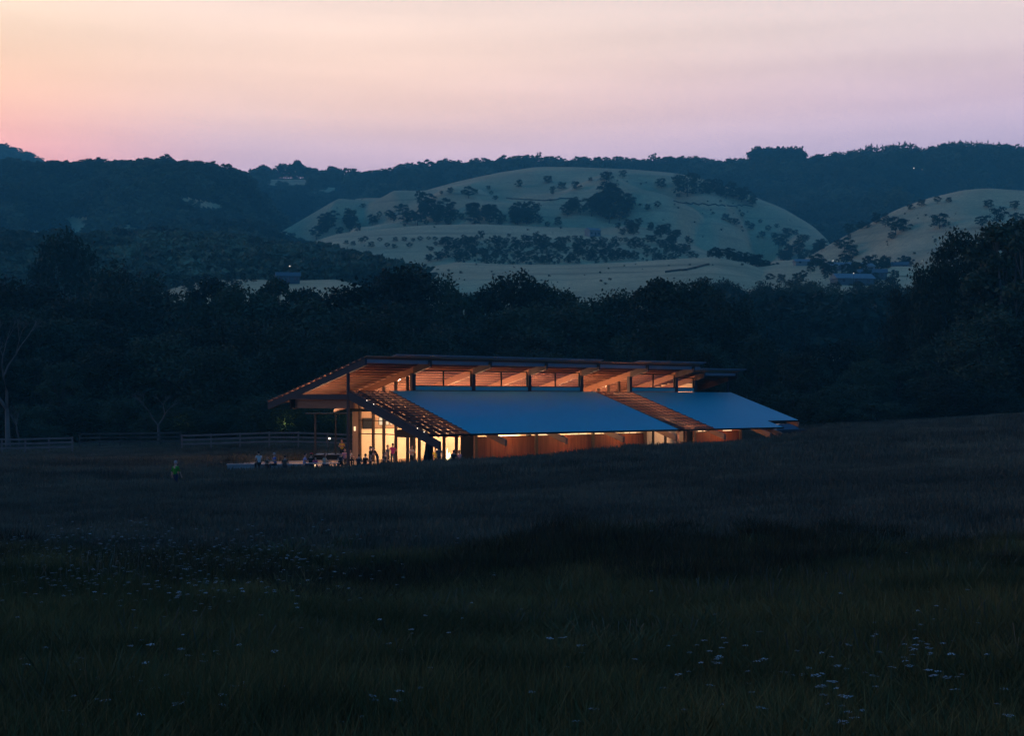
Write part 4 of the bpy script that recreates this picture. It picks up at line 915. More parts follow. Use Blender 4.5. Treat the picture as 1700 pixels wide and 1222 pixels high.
# ---------------------------------------------------------------- people
def cloth(n, c): return mat('cloth_' + n, c, .85, tuple(x * .75 for x in c), 6.0)
SHOE = mat('shoes', (.03, .028, .026), .6)
def person(px, ytop, Ht, pose, shirt, legs, hair, face, label, D=None, seat=None, sleeves=False, hat=None, hold=None, long_hair=False, zoff=0.0):
    """face: heading the person looks to, radians, 0 = towards the camera (local -y)"""
    top_h = Ht if pose[0] == 's' and pose != 'sit' else Ht * .75
    sc_h = Ht
    if pose == 'sit': top_h = .45 + Ht * .50
    if pose == 'bend': top_h = Ht * .93
    if D is None:
        D = 108.0
        for _ in range(12):
            X = (px - 850) / F * D; D = (EYE - top_h - max(gz(X, D), .04) - zoff) * F / (ytop - HZ)
    X = (px - 850) / F * D; z0 = max(gz(X, D), 0.04 if seat != 'field' else -9) + zoff
    H = sc_h; V = []; E = []; Rr = []; T = []
    def v(p, r, t, par=None):
        V.append(p); Rr.append(r); T.append(t)
        if par is not None: E.append((par, len(V) - 1))
        return len(V) - 1
    sit = pose == 'sit'; lean = {'stand': .02, 'stand2': .02, 'sit': .12, 'bend': .55, 'stride': .06}[pose]
    hipz = .45 + .09 if sit else .52 * H
    k = H / 1.75
    pel = v((0, 0, hipz), .155 * k, 't'); 
    def tp(d, off=0.0): return (off, -d * math.sin(lean), hipz + d * math.cos(lean))
    sp = v(tp(.20 * k), .15 * k, 's', pel); ch = v(tp(.40 * k), .175 * k, 's', sp); nk = v(tp(.53 * k), .065 * k, 'k', ch)
    nk2 = v(tp(.60 * k), .055 * k, 'k', nk)
    hl = lean * 1.5
    hb = Vector(tp(.60 * k)); hd = Vector((0, -math.sin(hl), math.cos(hl)))
    h1 = v(tuple(hb + hd * .07 * k + Vector((0, -.015, 0))), .082 * k, 'k', nk2); h2 = v(tuple(hb + hd * .16 * k), .088 * k, 'k', h1); h3 = v(tuple(hb + hd * .215 * k), .06 * k, 'k', h2)
    v(tuple(hb + hd * .09 * k + Vector((0, -.115 * k, 0))), .014 * k, 'k', h1)   # nose
    for s_ in (-1, 1): v(tuple(hb + hd * .11 * k + Vector((s_ * .095 * k, .01, 0))), .016 * k, 'k', h1)  # ears
    headc = hb + hd * .13 * k
    for s_ in (-1, 1):
        sh = v(tp(.47 * k, s_ * .19 * k), .075 * k, 's', ch)
        S = Vector(tp(.47 * k, s_ * .19 * k))
        if pose == 'sit': el = S + Vector((s_ * .05, -.10, -.27)) * k; wr = el + Vector((-s_ * .08, -.24, .02)) * k
        elif pose == 'bend': el = S + Vector((s_ * .06, -.10, -.27)) * k; wr = el + Vector((-s_ * .1, -.22, .02)) * k
        elif pose == 'stand2': el = S + Vector((s_ * .10, .02, -.26)) * k; wr = el + Vector((-s_ * .14, -.20, .05)) * k
        elif pose == 'stride': el = S + Vector((s_ * .03, s_ * .10, -.27)) * k; wr = el + Vector((0, s_ * .05 - .08, -.23)) * k
        else: el = S + Vector((s_ * .05, .03, -.28)) * k; wr = el + Vector((-s_ * .01, -.06, -.25)) * k
        ie = v(tuple(el), .052 * k, 's' if sleeves else 'k', sh); V[-1] = tuple(el)
        iw = v(tuple(wr), .034 * k, 'k', ie); d_ = (wr - el).normalized(); pm = wr + d_ * .06 * k
        ip = v(tuple(pm), .032 * k, 'k', iw)
        side = d_.cross(Vector((0, 0, 1))); side = side.normalized() if side.length > .1 else Vector((0, 1, 0)); up = side.cross(d_)
        for q in range(4):
            b_ = pm + side * (q - 1.5) * .020 * k + d_ * .035 * k; ln = (.055, .066, .062, .048)[q] * k
            f1 = v(tuple(b_), .0095 * k, 'k', ip); v(tuple(b_ + d_ * ln * .8 - up * ln * .5), .0075 * k, 'k', f1)
        tb = v(tuple(wr + d_ * .03 * k + side * s_ * .038 * k), .011 * k, 'k', iw); v(tuple(wr + d_ * .07 * k + side * s_ * .055 * k), .009 * k, 'k', tb)
        hp = v((s_ * .095 * k, 0, hipz - .05), .11 * k, 't', pel)
        if sit: kn = (s_ * .13, -.42 * k, .50); an = (s_ * .13, -.44 * k, .08)
        elif pose == 'stride': kn = (s_ * .10, -s_ * .10 - .05, hipz * .52); an = (s_ * .10, -s_ * .22 + .04, .09 + (.05 if s_ > 0 else 0))
        else: kn = (s_ * .10, -.02, hipz * .52); an = (s_ * .11, .03, .08)
        ik = v(kn, .078 * k, 't', hp); ia = v(an, .055 * k, 't', ik); v((an[0], an[1] - .15, an[2] - .035), .036 * k, 'f', ia)
    me = bpy.data.meshes.new('person'); me.from_pydata(V, E, []); tmp = bpy.data.objects.new('tmp', me); C.objects.link(tmp)
    md = tmp.modifiers.new('skin', 'SKIN'); md.use_smooth_shade = True
    for i, sv in enumerate(me.skin_vertices[0].data): sv.radius = (Rr[i], Rr[i] * (.78 if T[i] == 's' else 1.0)); sv.use_root = (i == 0)
    m2 = tmp.modifiers.new('sub', 'SUBSURF'); m2.levels = 1; m2.render_levels = 1
    dg = bpy.context.evaluated_depsgraph_get(); ev = tmp.evaluated_get(dg); nm = bpy.data.meshes.new_from_object(ev)
    bpy.data.objects.remove(tmp)
    for m_ in (M_skin, shirt, legs, SHOE): nm.materials.append(m_)
    segs = [(np.array(V[a]), np.array(V[b]), T[b] if not (T[b] == 'k' and T[a] == 's' and not sleeves) else 'h') for a, b in E]
    if len(nm.polygons):
        cen = np.zeros(len(nm.polygons) * 3, np.float32); nm.polygons.foreach_get('center', cen); cen = cen.reshape(-1, 3)
        best = np.full(len(cen), 9.0); idx = np.zeros(len(cen), int)
        for a, b, t_ in segs:
            ab = b - a; q = np.clip(((cen - a) @ ab) / max(ab @ ab, 1e-9), 0, 1); dd = np.linalg.norm(cen - (a + q[:, None] * ab), axis=1)
            c_ = {'s': np.full(len(cen), 1), 't': np.full(len(cen), 2), 'f': np.full(len(cen), 3), 'k': np.zeros(len(cen), int), 'h': np.where(q < .45, 1, 0)}[t_]
            mk = dd < best; best = np.where(mk, dd, best); idx = np.where(mk, c_, idx)
        nm.polygons.foreach_set('material_index', idx.astype(np.int32)); nm.polygons.foreach_set('use_smooth', np.ones(len(cen), bool))
    o = bpy.data.objects.new('person', nm); o.location = (X, D, z0); o.rotation_euler = (0, 0, face); link(o); tag(o, label, 'person')
    # hair cap
    hv = []; hf = []; n = 12; rings = 7 if not long_hair else 9
    for j in range(rings):
        for q in range(n):
            an = 2 * math.pi * q / n; fr = math.sin(an)      # -1 face, +1 back of the head
            lim = 1.15 if fr < -.4 else (1.75 if fr < .3 else 2.15)
            a_ = min(j / 6, 1) * lim; rr = math.sin(a_) * .097 * k + .002; z = math.cos(a_) * .112 * k
            if j > 6 and fr > -.4: z -= (j - 6) * .085 * k; rr = .09 * k
            hv.append((rr * math.cos(an), rr * fr * 1.08 + .012, z))
    for j in range(rings - 1):
        for q in range(n): hf.append((j * n + q, j * n + (q + 1) % n, (j + 1) * n + (q + 1) % n, (j + 1) * n + q))
    ho = mesh('hair', hv, hf, hair, o, smooth=True); ho.location = headc + Vector((0, 0, .015)); ho.rotation_euler = (-hl, 0, 0)
    if hat is not None:
        v_, f_ = revolve([(.115 * k, 0), (.112 * k, .06), (.07 * k, .11), (.01, .125)], 12); v2, f2 = revolve([(.19 * k, -.005), (.19 * k, .008), (.10 * k, .012)], 14)
        if hat[1]: v_, f_ = joinvf([(v_, f_), (v2, f2)])
        else: v_, f_ = joinvf([(v_, f_), (boxv(-.08, .08, -.22, -.08, .0, .012), hexa(None))])
        h_ = mesh('hat', v_, f_, hat[0], o); h_.location = headc + Vector((0, 0, .035))
    if sit and seat != 'wall':
        st = empty('stool', (X, D, z0), face); tag(st, 'stool under the ' + label.split(',')[0].replace('person ', 'person ')[:70], 'stool')
        lab = ('low stool beneath the person ' + label.split('person ')[-1]).split()[:15]; st['label'] = ' '.join(lab)
        boxes('seat', [(-.19, .19, -.17, .19, .40, .44)], M_timber, st)
        for a in (-1, 1):
            for b in (-1, 1): boxes('leg', [(a * .15 - .02, a * .15 + .02, b * .14 - .02, b * .14 + .02, 0, .398)], M_timber, st)
    return o
BLK = cloth('black', (.012, .012, .014)); DK = cloth('dark', (.03, .032, .04)); WHT = cloth('white', (.62, .58, .54)); BLU = cloth('blue', (.10, .16, .42)); NAVY = cloth('navy', (.02, .03, .07))
PNK = cloth('pink', (.75, .06, .22)); GRN = cloth('green', (.035, .26, .02)); YEL = cloth('yellow', (.70, .52, .05)); GRY = cloth('grey', (.10, .12, .15)); PBL = cloth('pale_blue', (.30, .34, .60)); CHK = cloth('pink_check', (.55, .30, .38)); BEI = cloth('beige', (.60, .48, .34)); RED = cloth('red', (.6, .06, .04)); BRN = cloth('brown', (.12, .07, .05)); OLV = cloth('olive', (.06, .05, .02))
HB = mat('black_hair', (.012, .010, .010), .7); HBR = mat('brown_hair', (.10, .045, .02), .7); HBL = mat('blond_hair', (.45, .26, .08), .7); HGR = mat('grey_hair', (.35, .34, .34), .8)
pi = math.pi
person(291, 765, 1.74, 'stride', GRN, NAVY, HGR, pi - .5, 'grey-haired person in a bright green top walking alone in the field grass', D=81, seat='field', sleeves=True)
person(430, 759.5, 1.72, 'sit', WHT, DK, HB, pi + .5, 'person in a white shirt seated at the left end of the low wall', D=102.2, zoff=.2, seat='wall')
person(443, 768, 1.45, 'sit', BRN, DK, HBR, .6, 'small dark-clothed person crouched beside the person in the white shirt', D=101.5)
person(457, 760.5, 1.70, 'sit', BLU, DK, HGR, -1.1, 'person in a blue top leaning forward near the middle of the low wall', D=101.2, zoff=.15, seat='wall')
person(473, 764.5, 1.60, 'sit', BRN, DK, HB, pi, 'person with black hair sitting against the right end of the low wall', D=101.0)
person(505, 753, 1.74, 'sit', PBL, NAVY, HB, 1.9, 'person in a pale blue top seated just left of the red cap', D=104)
person(516, 752, 1.80, 'sit', BLK, DK, HB, pi - .3, 'broad person in a black shirt and red cap seated with back turned', D=103, hat=(RED, False))
person(523.5, 762, 1.25, 'sit', PNK, PNK, HB, .4, 'child in a pink-red top beside the person with the red cap', D=102)
person(538, 753, 1.66, 'sit', BEI, NAVY, HBR, 1.2, 'long-haired person in a cream top seated at the table', D=103.5, long_hair=True, sleeves=True)
person(567.5, 730.5, 1.68, 'stand2', YEL, BLK, HBL, .3, 'blond person in a yellow top standing under the canopy', long_hair=True)
person(573, 741.5, 1.72, 'sit', CHK, BLK, HBR, -.2, 'person in a pink checked shirt seated in front of the yellow top', D=113)
person(580, 746, 1.62, 'sit', WHT, BLK, HB, .8, 'person in white holding up an arm right of the pink checked shirt', D=112.5)
person(565, 752, 1.6, 'sit', DK, BLK, HB, .2, 'dark-clothed person seated low in front of the pink checked shirt', D=106)
person(596, 758, 1.62, 'sit', DK, BLK, HB, pi, 'dark-clothed person seated low at the foot of the brown corner panel', D=103)
person(606, 755.5, 1.6, 'sit', BLK, BLK, HB, pi - .4, 'black-clothed person seated left of the standing pair at the glass', D=104)
person(615, 741, 1.78, 'stand', OLV, BLK, HB, -1.2, 'dark-haired person in a dark jacket standing leftmost at the glass wall', sleeves=True)
person(627, 742.5, 1.72, 'bend', BLK, NAVY, HGR, -1.3, 'bald person in a black shirt bending forward at the glass wall')
person(637.5, 752, 1.66, 'sit', DK, BLK, HB, 1.0, 'dark person seated between the bending person and the grey shirt', D=106.5)
person(643.5, 739, 1.74, 'stand', GRY, DK, HBR, 1.2, 'person in a grey shirt facing the person in the bright pink shirt')
person(652, 736, 1.80, 'stand2', PNK, GRY, HB, pi + .1, 'person in a bright pink shirt standing with back turned')
person(683.5, 739.5, 1.72, 'stand2', WHT, BLK, HB, .9, 'person in a white long-sleeved shirt standing alone before the glass', sleeves=True)
person(722.5, 748, 1.55, 'stand', YEL, BLK, HB, .5, 'small person in dark yellow just right of the closed parasol', D=108.6)
person(729, 742.5, 1.76, 'stand', GRY, DK, HGR, -.2, 'person in a blue-grey shirt and white hat between parasol and fire', hat=(WHT, True), D=106.5)
person(753.5, 751, 1.62, 'sit', BLK, BLK, HB, pi, 'person in black sitting right beside the fire', D=104.5)
person(759, 746, 1.64, 'sit', BRN, BLK, HBR, pi - .6, 'brown-clothed person seated behind the fire near the dark mullion', D=110)
person(764, 752, 1.6, 'sit', CHK, BLK, HB, -.9, 'person in pale pink seated rightmost beside the fire', D=106)
# table with things
r = local_root('table', 535, 101.6, .1, 'long low table with pale top in front of the cream-topped person', 'table', z=.04)
boxes('table_top', [(-1.25, 1.25, -.35, .35, .70, .74)], M_conc, r)
for a in (-1.1, 1.1):
    for b in (-.28, .28): boxes('leg', [(a - .03, a + .03, b - .03, b + .03, 0, .698)], M_timber, r)
def lantern(px, D, z, label):
    r = local_root('lantern', px, D, 0, label, 'lantern', z=z)
    boxes('base', [(-.08, .08, -.08, .08, 0, .03)], M_dark, r); boxes('cap', [(-.08, .08, -.08, .08, .24, .28)], M_dark, r); boxes('glow', [(-.055, .055, -.055, .055, .033, .237)], M_lamp, r)
    for a in (-1, 1):
        for b in (-1, 1): boxes('upright', [(a * .07 - .008, a * .07 + .008, b * .07 - .008, b * .07 + .008, .03, .24)], M_dark, r)
lantern(523.5, 101.3, .45, 'small lit lantern in front of the child in pink')

# ---------------------------------------------------------------- fences
def fence(pts, label, h=1.62, m=M_fence):
    (x0, y0) = pts[0]; o = empty('fence', (x0, y0, gz(x0, y0))); tag(o, label, 'fence'); base = gz(x0, y0)
    for (a, b) in zip(pts[:-1], pts[1:]):
        za, zb = gz(*a) - base, gz(*b) - base; ax, ay = a[0] - x0, a[1] - y0; bx_, by = b[0] - x0, b[1] - y0
        for rz_ in (.66, 1.08, 1.50):
            d = Vector((bx_ - ax, by - ay, 0)).normalized(); nrm = Vector((-d.y, d.x, 0)) * .02; off = nrm * 4.6
            P0 = Vector((ax, ay, za + rz_)) - off; P1 = Vector((bx_, by, zb + rz_)) - off; q = random.uniform(-.02, .02)
            V = [P0 - nrm + Vector((0, 0, -.085)), P1 - nrm + Vector((0, 0, -.085 + q)), P1 + nrm + Vector((0, 0, -.085 + q)), P0 + nrm + Vector((0, 0, -.085)),
                 P0 - nrm + Vector((0, 0, .085)), P1 - nrm + Vector((0, 0, .085 + q)), P1 + nrm + Vector((0, 0, .085 + q)), P0 + nrm + Vector((0, 0, .085))]
            boxes('rail', [[tuple(v) for v in V]], m, o)
    for (a, b) in pts:
        z = gz(a, b) - base; boxes('post', [(a - x0 - .07, a - x0 + .07, b - y0 - .07, b - y0 + .07, z - .3, z + h)], m, o)
def fpts(p0, D0, p1, D1, n):
    A = at(p0, D0, 0); B = at(p1, D1, 0); return [(A.x + (B.x - A.x) * i / n, A.y + (B.y - A.y) * i / n) for i in range(n + 1)]
fence(fpts(-75, 136, 120, 136, 5), 'grey three-rail fence at the left edge of the field')
fence(fpts(132, 146, 300, 146, 5), 'dim three-rail fence set back behind the left fence', m=M_barkd)
fence(fpts(302, 138, 592, 138, 6), 'grey three-rail fence running to the porch of the hall')

# ---------------------------------------------------------------- parked car behind the far eave
r = local_root('parked_car', 1308, 149, .35, 'dark four-wheel drive parked in the grass beyond the far eave', 'car')
r.scale = (.9, .9, .9)
prof = [(-2.1, .45), (-2.15, .95), (-2.0, 1.05), (-1.75, 1.62), (-1.5, 1.70), (.35, 1.70), (.95, 1.12), (1.95, 1.02), (2.12, .85), (2.12, .45)]
def side(prof, hw, inset=.0): return [(x, -hw + (inset if z > 1.2 else 0), z) for x, z in prof] + [(x, hw - (inset if z > 1.2 else 0), z) for x, z in prof]
n = len(prof); Fc = [tuple(range(n - 1, -1, -1)), tuple(range(n, 2 * n))] + [(i, (i + 1) % n, n + (i + 1) % n, n + i) for i in range(n)]
M_car = mat('dark_car_paint', (.10, .13, .17), .22, metallic=.7, spec=.6); M_cgl = mat('car_window_glass', (.02, .03, .05), .08, spec=.8); M_tyre = mat('tyre_rubber', (.012, .012, .012), .8)
bo = mesh('body', side(prof, .92, .14), Fc, M_car, r); bm = bmesh.new(); bm.from_mesh(bo.data); bmesh.ops.bevel(bm, geom=bm.edges[:], offset=.05, segments=2, affect='EDGES'); bm.to_mesh(bo.data); bm.free()
for s_ in (-1, 1):
    for x0, x1, x2, x3 in ((-1.62, -1.5, -.72, -.72), (-.62, -.62, .28, .0)):
        y = s_ * .80; mesh('window', [(x0, y * 1.075, 1.14), (x2 if x2 < 0 else .62, y * 1.075, 1.14), (x3 if x2 < 0 else .28, y * 1.0, 1.60), (x1, y * 1.0, 1.60)], [(0, 1, 2, 3)], M_cgl, r)
    for x in (-1.35, 1.35):
        v, f = tube([(x, s_ * .70, .37), (x, s_ * .95, .37)], [.37, .37], 18); wh = mesh('wheel', v, f, M_tyre, r); v, f = tube([(x, s_ * .93, .37), (x, s_ * .965, .37)], [.22, .20], 12); mesh('rim', v, f, M_fasc, wh)
    boxes('tail_light', [(-2.20, -2.13, s_ * .72 - .1, s_ * .72 + .1, .80, 1.0)], mat('tail_light_red', (.5, .03, .02), .3, emit=(1, .12, .04), estr=.15), r)
    boxes('headlight', [(2.10, 2.17, s_ * .66 - .16, s_ * .66 + .16, .70, .88)], mat('headlight_lens', (.6, .6, .6), .15), r)
boxes('windscreen', [[(.95, -.70, 1.16), (.97, -.70, 1.17), (.97, .70, 1.17), (.95, .70, 1.16), (.42, -.66, 1.66), (.44, -.66, 1.67), (.44, .66, 1.67), (.42, .66, 1.66)]], M_cgl, r)

# ---------------------------------------------------------------- far buildings and lamps
def house(hill, px, py, wd, dp, h, rz, mw, mr, label, lit=0, name='farmhouse'):
    p, t = hill.hit(px, py); r = empty(name, p, rz); tag(r, label, 'house' if name == 'farmhouse' else 'shed')
    boxes('wall', [(-wd / 2, wd / 2, -dp / 2, dp / 2, -2, h)], mw, r)
    o_ = .5; mesh('roof', [(-wd / 2 - o_, -dp / 2 - o_, h + .01), (wd / 2 + o_, -dp / 2 - o_, h + .01), (wd / 2 + o_, dp / 2 + o_, h + .01), (-wd / 2 - o_, dp / 2 + o_, h + .01), (-wd / 2 - o_, 0, h + dp * .28), (wd / 2 + o_, 0, h + dp * .28)],
                          [(0, 1, 5, 4), (2, 3, 4, 5), (0, 4, 3), (1, 2, 5), (3, 2, 1, 0)], mr, r)
    for i in range(3):
        x = -wd / 2 + wd * (i + .5) / 3; m_ = M_win2 if i < lit else M_cgl
        boxes('window' if i != 1 else 'door', [(x - .6, x + .6, -dp / 2 - .05, -dp / 2 - .003, .9 if i != 1 else 0, 2.1)], m_, r)
M_wall = mat('pale_render', (.30, .30, .29), .8); M_tin = mat('pale_tin_roof', (.22, .26, .28), .6, (.18, .21, .23), .3); M_tin2 = mat('blue_grey_tin', (.09, .12, .14), .6)
house(H3m, 984, 392, 9, 7, 3.6, .5, M_tin, M_tin, 'small pale metal shed standing above the planted rows', name='shed')
house(H8, 1432, 452, 10, 7, 2.6, .3, M_wall, M_tin, 'white-walled farmhouse at the foot of the right-hand hill', 1)
house(H8, 1392, 450, 16, 7, 2.4, -.1, M_wall, M_tin, 'long white farm building left of the white-walled farmhouse', 0)
house(H8, 1490, 450, 11, 7, 2.6, -.4, M_tin2, M_tin2, 'blue-grey roofed farmhouse right of the round tree', 1)
house(H8, 1415, 474, 17, 9, 2.4, .15, M_tin2, M_tin, 'low wide shed roof among the valley trees', 0, name='shed')
house(H8, 1448, 463, 13, 8, 2.4, -.2, M_tin2, M_tin2, 'blue-grey shed roof behind the low wide shed', 0, name='shed')
house(H8, 1340, 441, 14, 6, 1.8, .05, M_wall, M_tin, 'pale low shed at the far end of the bright valley strip', 0, name='shed')
house(H6, 478, 471, 8, 6, 2.4, .2, M_tin2, M_tin2, 'dim cottage beside the small paddock', 0)
def yard_lamp(hill, px, py, label, rr=.42, hh=5.5, m=None):
    p, t = hill.hit(px, py); r = empty('yard_lamp', p); tag(r, label, 'lamp'); v, f = tube([(0, 0, -.5), (0, 0, hh)], [.08, .06], 5); mesh('pole', v, f, M_dark, r)
    v, f = revolve([(rr * math.sin(a) + 1e-3, hh + rr * (1 - math.cos(a))) for a in np.linspace(0, pi, 6)], 8); mesh('bulb', v, f, m or M_far, r)
for h_, px, py, lb, rr in [(H1, 1517, 289, 'left one of two white lamps high on the forested right ridge', 1.6), (H1, 1531, 289, 'right one of two white lamps high on the forested right ridge', 1.4), (H2, 285, 309, 'tiny pale lamp in the forest of the left hill', 1.0),
                     (H5, 364, 453, 'small white lamp at the lower edge of the wooded spur', .5), (H5, 410, 456, 'small lamp above the middle of the small paddock', .35), (H5, 325, 421, 'faint lamp high on the wooded spur', .4),
                     (H6, 481, 468, 'bright lamp near the cottage by the small paddock', .45), (H5, 572, 459, 'white lamp at the right foot of the wooded spur', .4),
                     (H8, 1470, 448, 'white lamp beside the round tree in the valley', .6), (H8, 1531, 452, 'warm lamp at the right end of the farm houses', .45), (H8, 1383, 452, 'white lamp between the long farm building and the trees', .5), (H8, 1417, 476, 'white lamp over the low wide shed roof', .4)]:
    yard_lamp(h_, px, py, lb, rr * .55)
# garden lamps shining up into the trees beside the hall
def garden(px, D, zz, e, label, col=(.75, 1.0, .35)):
    r = local_root('garden_lamp', px, D, 0, label, 'lamp'); v, f = tube([(0, 0, -.2), (0, 0, zz)], [.03, .03], 5); mesh('stake', v, f, M_dark, r)
    v, f = revolve([(.06, zz), (.09, zz + .1), (.05, zz + .12)], 8); mesh('head', v, f, M_dark, r)
    l = bpy.data.lights.new('garden_glow', 'POINT'); l.energy = e; l.color = col; l.shadow_soft_size = .08; lo = bpy.data.objects.new('garden_glow', l); lo.location = (0, -.1, zz + .35); link(lo, r)
garden(474, 156, 1.6, 24, 'garden lamp lighting green leaves left of the porch'); garden(548, 158, 1.6, 40, 'garden lamp lighting leaves behind the canopy posts'); garden(586, 150, 2.2, 40, 'garden lamp lighting leaves beside the glass corner'); garden(300, 158, 2.0, 14, 'garden lamp lighting leaves right of the pale forked trunk')
for px, D, h, w_ in ((478, 157.5, 5.2, 6), (552, 159, 4.6, 6), (590, 151.5, 5.5, 4), (302, 159.5, 4.5, 6), (520, 160, 5, 6), (612, 158, 5, 6), (430, 159, 5, 6)):
    shrub(px, D, h, w_, 'leafy shrub catching lamp light near the porch' if px in (478, 552, 590) else 'dark leafy shrub behind the fence', 'shrubs behind the porch')

# ---------------------------------------------------------------- grass
def tuft(name, n, rad, h0, h1, w_, m, seed, lean=.35, loc=(0, 0, 0), heads=0.0):
    R = np.random.default_rng(seed); P = np.stack([R.uniform(-rad, rad, n), R.uniform(-rad, rad, n), np.full(n, -.05)], 1)
    a = R.random(n) * 6.283; h = R.uniform(h0, h1, n); l = R.random(n) * lean * h; la = R.random(n) * 6.283
    side = np.stack([np.cos(a), np.sin(a), 0 * a], 1) * w_ * (.6 + .8 * R.random(n))[:, None]; ld = np.stack([np.cos(la) * l, np.sin(la) * l, 0 * l], 1)
    mid = P + ld * .3; mid[:, 2] += h * .6; tip = P + ld; tip[:, 2] += h
    V = np.stack([P - side, P + side, mid + side * .8, mid - side * .8, tip + side * (.15 + heads), tip - side * (.15 + heads)], 1).reshape(-1, 3); k = np.arange(n) * 6
    Fq = np.concatenate([np.stack([k, k + 1, k + 2, k + 3], 1), np.stack([k + 3, k + 2, k + 4, k + 5], 1)])
    o = link(bpy.data.objects.new(name, quads_mesh(name, V, Fq, m))); X, Y = loc; o.location = (X, Y, gz(X, Y)); tag(o, None, kind='stuff'); return o
def region(n, d0, d1, pxa=-260, pxb=1960):
    D = np.sqrt(rng.random(n) * (d1 ** 2 - d0 ** 2) + d0 ** 2); px = rng.uniform(pxa, pxb, n); X = (px - 850) / F * D
    if True:
        u, w = uw(X, D); ok = ~((u > -8) & (u < 47.2) & (w > -12) & (w < 8.8)); X, D = X[ok], D[ok]
    return X, D
def spread(name, n, d0, d1, srcs, label, smin, smax, keep=None, **kw):
    X, D = region(n, d0, d1, **kw)
    if keep is not None: k = keep(X, D); X, D = X[k], D[k]
    Z = ground(X, D); s = rng.uniform(smin, smax, len(X)) * (1 + .18 * np.sin(X * .31 + D * .17) + .12 * np.sin(X * .11 - D * .29))
    s = np.where((D > 122) & (850 + F * X / D < 640), s * .5, s); S = np.stack([np.ones_like(s), np.ones_like(s), s], 1); scatter(name, np.stack([X, D, Z], 1), S, srcs, label, tilt=.04)
g_green = [tuft('meadow_grass', 300, .6, .18, .72, .006, M_ggreen, s, .95, (-2 + s, 20)) for s in (1, 2, 3)]
g_dark = [tuft('bank_grass', 260, .6, .45, .95, .011, M_gdark, s, .8, (-4 + s, 39)) for s in (4, 5)]
g_dry = [tuft('field_grass', 170, .75, .28, .55, .010, M_gdry, s, .35, (-12 + s, 64), heads=.5) for s in (6, 7, 8)]
g_far = [tuft('field_grass', 120, 1.0, .30, .62, .020, M_gdry, s, .3, (-12 + s, 100), heads=.4) for s in (9, 10)]
bank = lambda X, D: rng.random(len(X)) < np.exp(-((D - (38 + 2.2 * np.sin(X * .23) + 1.6 * np.sin(X * .71 + 1))) / (4.2 + 1.6 * np.sin(X * .37))) ** 2) * np.clip((X + 12) / 9, .12, 1) * np.clip((14 - X) / 6, .35, 1)
spread('meadow_grass_field', 5200, 9, 42, g_green, 'dark green meadow grass filling the foreground', .7, 1.25)
spread('bank_grass_field', 3200, 29, 48, g_dark, 'dark rank grass along the bank across the foreground', .4, 1.15, keep=bank)
g_weed = [tuft('dead_stalks', 26, .5, .4, .95, .006, M_gdry, s, .45, (-3 + s, 24), heads=1.2) for s in (11, 12)]
g_reed = [tuft('broad_weeds', 60, .35, .35, .9, .016, M_gw, s, .9, (2 + s, 27)) for s in (13, 14)]
spread('dead_stalks_meadow', 750, 17, 47, g_weed, 'pale dead stalks standing in the dark meadow grass', .5, 1.1, keep=lambda X, D: np.sin(X * .9 + D * .5) + np.sin(X * .33 - D * .41) > .3)
spread('broad_weeds_meadow', 900, 13, 46, g_reed, 'clumps of broad-leaved weeds in the meadow', .5, 1.2, keep=lambda X, D: np.sin(X * .7 - D * .63 + 2) + np.sin(X * .41 + D * .27) > .5)
spread('field_grass_near', 7400, 41, 78, g_dry, 'dry seeding grass of the near field', .7, 1.15)
spread('field_grass_far', 9500, 76, 165, g_far, 'dry grass of the far field up to the trees', .75, 1.25)

# ---------------------------------------------------------------- white umbel flowers
def umbel(seed, stems=1):
    R = random.Random(seed); parts = []; idx = []
    h = 1.0
    v, f = tube([(0, 0, 0), (.03, .02, h * .5), (.05, 0, h)], [.006, .005, .004], 4, cap=False); parts.append((v, f)); idx += [1] * len(f)
    for k in range(7):
        a = k * 2.4; rr = .055 * math.sqrt(k / 7) + .006; x = .05 + rr * math.cos(a); y = rr * math.sin(a); z = h + .03 - rr * .25
        v, f = tube([(.05, 0, h), (x, y, z)], [.0025, .002], 3, cap=False); parts.append((v, f)); idx += [1] * len(f)
        for q in range(3):
            b = R.uniform(0, 6.28); c = (x + .012 * math.cos(b), y + .012 * math.sin(b), z + R.uniform(0, .008)); s_ = .013
            V = [(c[0] + s_ * math.cos(t * 1.047), c[1] + s_ * math.sin(t * 1.047), c[2] + (.003 if t % 2 else 0)) for t in range(6)]; parts.append((V, [(0, 1, 2, 3, 4, 5)])); idx += [0]
    v, f = joinvf(parts); me = bpy.data.meshes.new('wildflower'); me.from_pydata([tuple(x) for x in v], [], f); me.materials.append(M_white); me.materials.append(M_stem); me.polygons.foreach_set('material_index', idx); return me
UM = [umbel(s) for s in (1, 2, 3)]
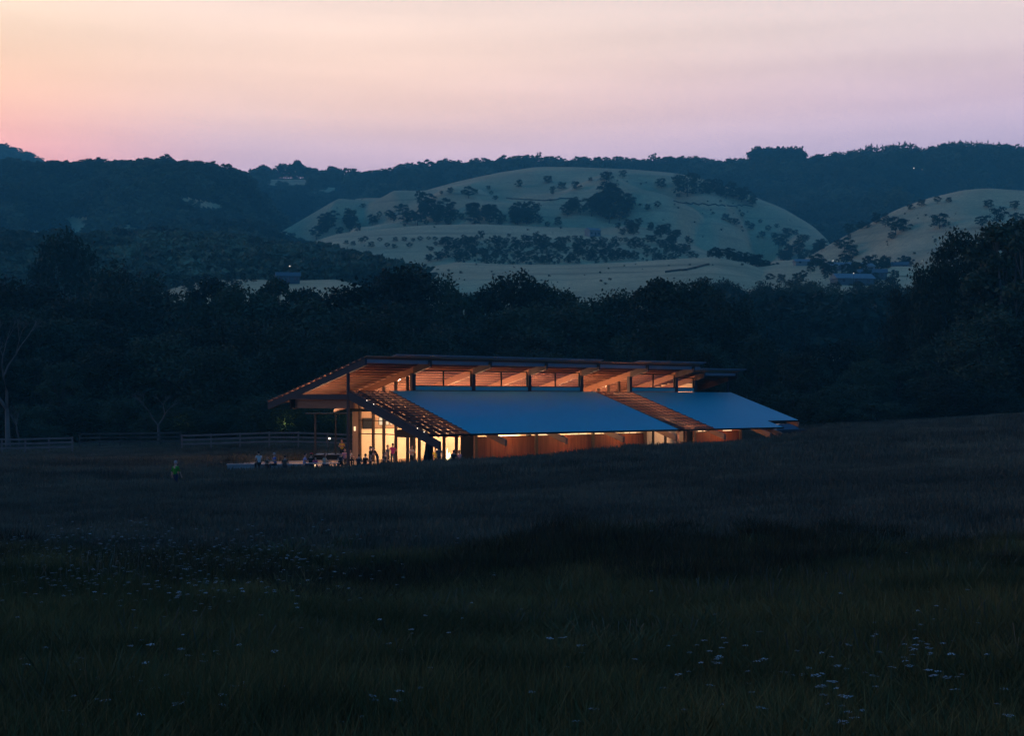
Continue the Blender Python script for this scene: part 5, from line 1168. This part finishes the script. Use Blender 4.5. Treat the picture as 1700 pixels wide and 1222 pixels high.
clusters = [(120, 930, 120, 26, 60), (260, 960, 160, 34, 60), (180, 885, 60, 14, 34), (420, 925, 70, 22, 40), (330, 990, 80, 24, 16), (110, 1150, 110, 40, 12), (260, 1175, 60, 26, 8), (330, 1092, 30, 8, 5), (400, 1150, 60, 20, 6),
            (985, 925, 14, 18, 10), (815, 965, 14, 12, 4), (700, 1060, 60, 30, 5), (960, 1080, 20, 12, 5), (1180, 1080, 40, 22, 9), (1450, 1050, 80, 50, 9), (1480, 1130, 90, 50, 8), (850, 1100, 500, 70, 40), (150, 1130, 120, 60, 26), (320, 1180, 80, 40, 14), (1420, 1150, 160, 60, 26), (1560, 1030, 60, 16, 10), (1520, 1080, 30, 12, 10), (1270, 1120, 50, 20, 8),
            (1390, 1180, 40, 20, 6), (640, 1180, 40, 16, 8), (1600, 1170, 60, 24, 8), (1600, 1080, 60, 30, 6), (900, 1000, 300, 90, 8)]
nf = 0; PF = []; SF = []
def field_hit(px, py):
    D = 12.0
    while D < 120:
        X = (px - 850) / F * D; z = gz(X, D) + .55
        if HZ - (z - EYE) * F / D <= py: return X, D
        D += .25
    return (px - 850) / F * 60, 60.0
spots = []
for cx, cy, sx_, sy_, n in clusters:
    for _ in range(n):
        px = random.gauss(cx, sx_ * .9); py = random.gauss(cy, sy_ * .9)
        if -40 < px < 1740 and 850 < py < 1215: spots.append((px, py))
spots.sort(key=lambda p: -p[1])
for i, (px, py) in enumerate(spots):
    X, D = field_hit(px, py); h = random.uniform(.5, .72)
    if i < 290:
        o = bpy.data.objects.new('wildflower', UM[i % 3]); o.location = (X, D, gz(X, D)); o.rotation_euler = (random.gauss(0, .08), random.gauss(0, .08), random.uniform(0, 6.28)); sf = random.uniform(.38, .75) * (1.35 if py > 1060 else 1); o.scale = (sf, sf, h); zone = 'at the left of the foreground meadow' if px < 560 else ('in the middle of the foreground meadow' if px < 1120 else 'at the right of the foreground meadow'); zone = ('nearest the lower edge, ' if py > 1090 else '') + zone; tag(o, 'white flat-topped wildflower ' + zone, 'flower', 'white wildflowers ' + zone); link(o)
        if i == 0: fsrc = o
    else: PF.append((X, D, gz(X, D))); SF.append((.8, .8, h))
for _ in range(900):
    px = random.gauss(210, 210); py = random.gauss(948, 30)
    if px > -30 and 860 < py < 1010: X, D = field_hit(px, py); PF.append((X, D, gz(X, D))); SF.append((.75, .75, random.uniform(.5, .8)))
scatter('wildflower_drift', PF, np.array(SF), [fsrc], 'drift of small white wildflowers in the left of the meadow', tilt=.06)
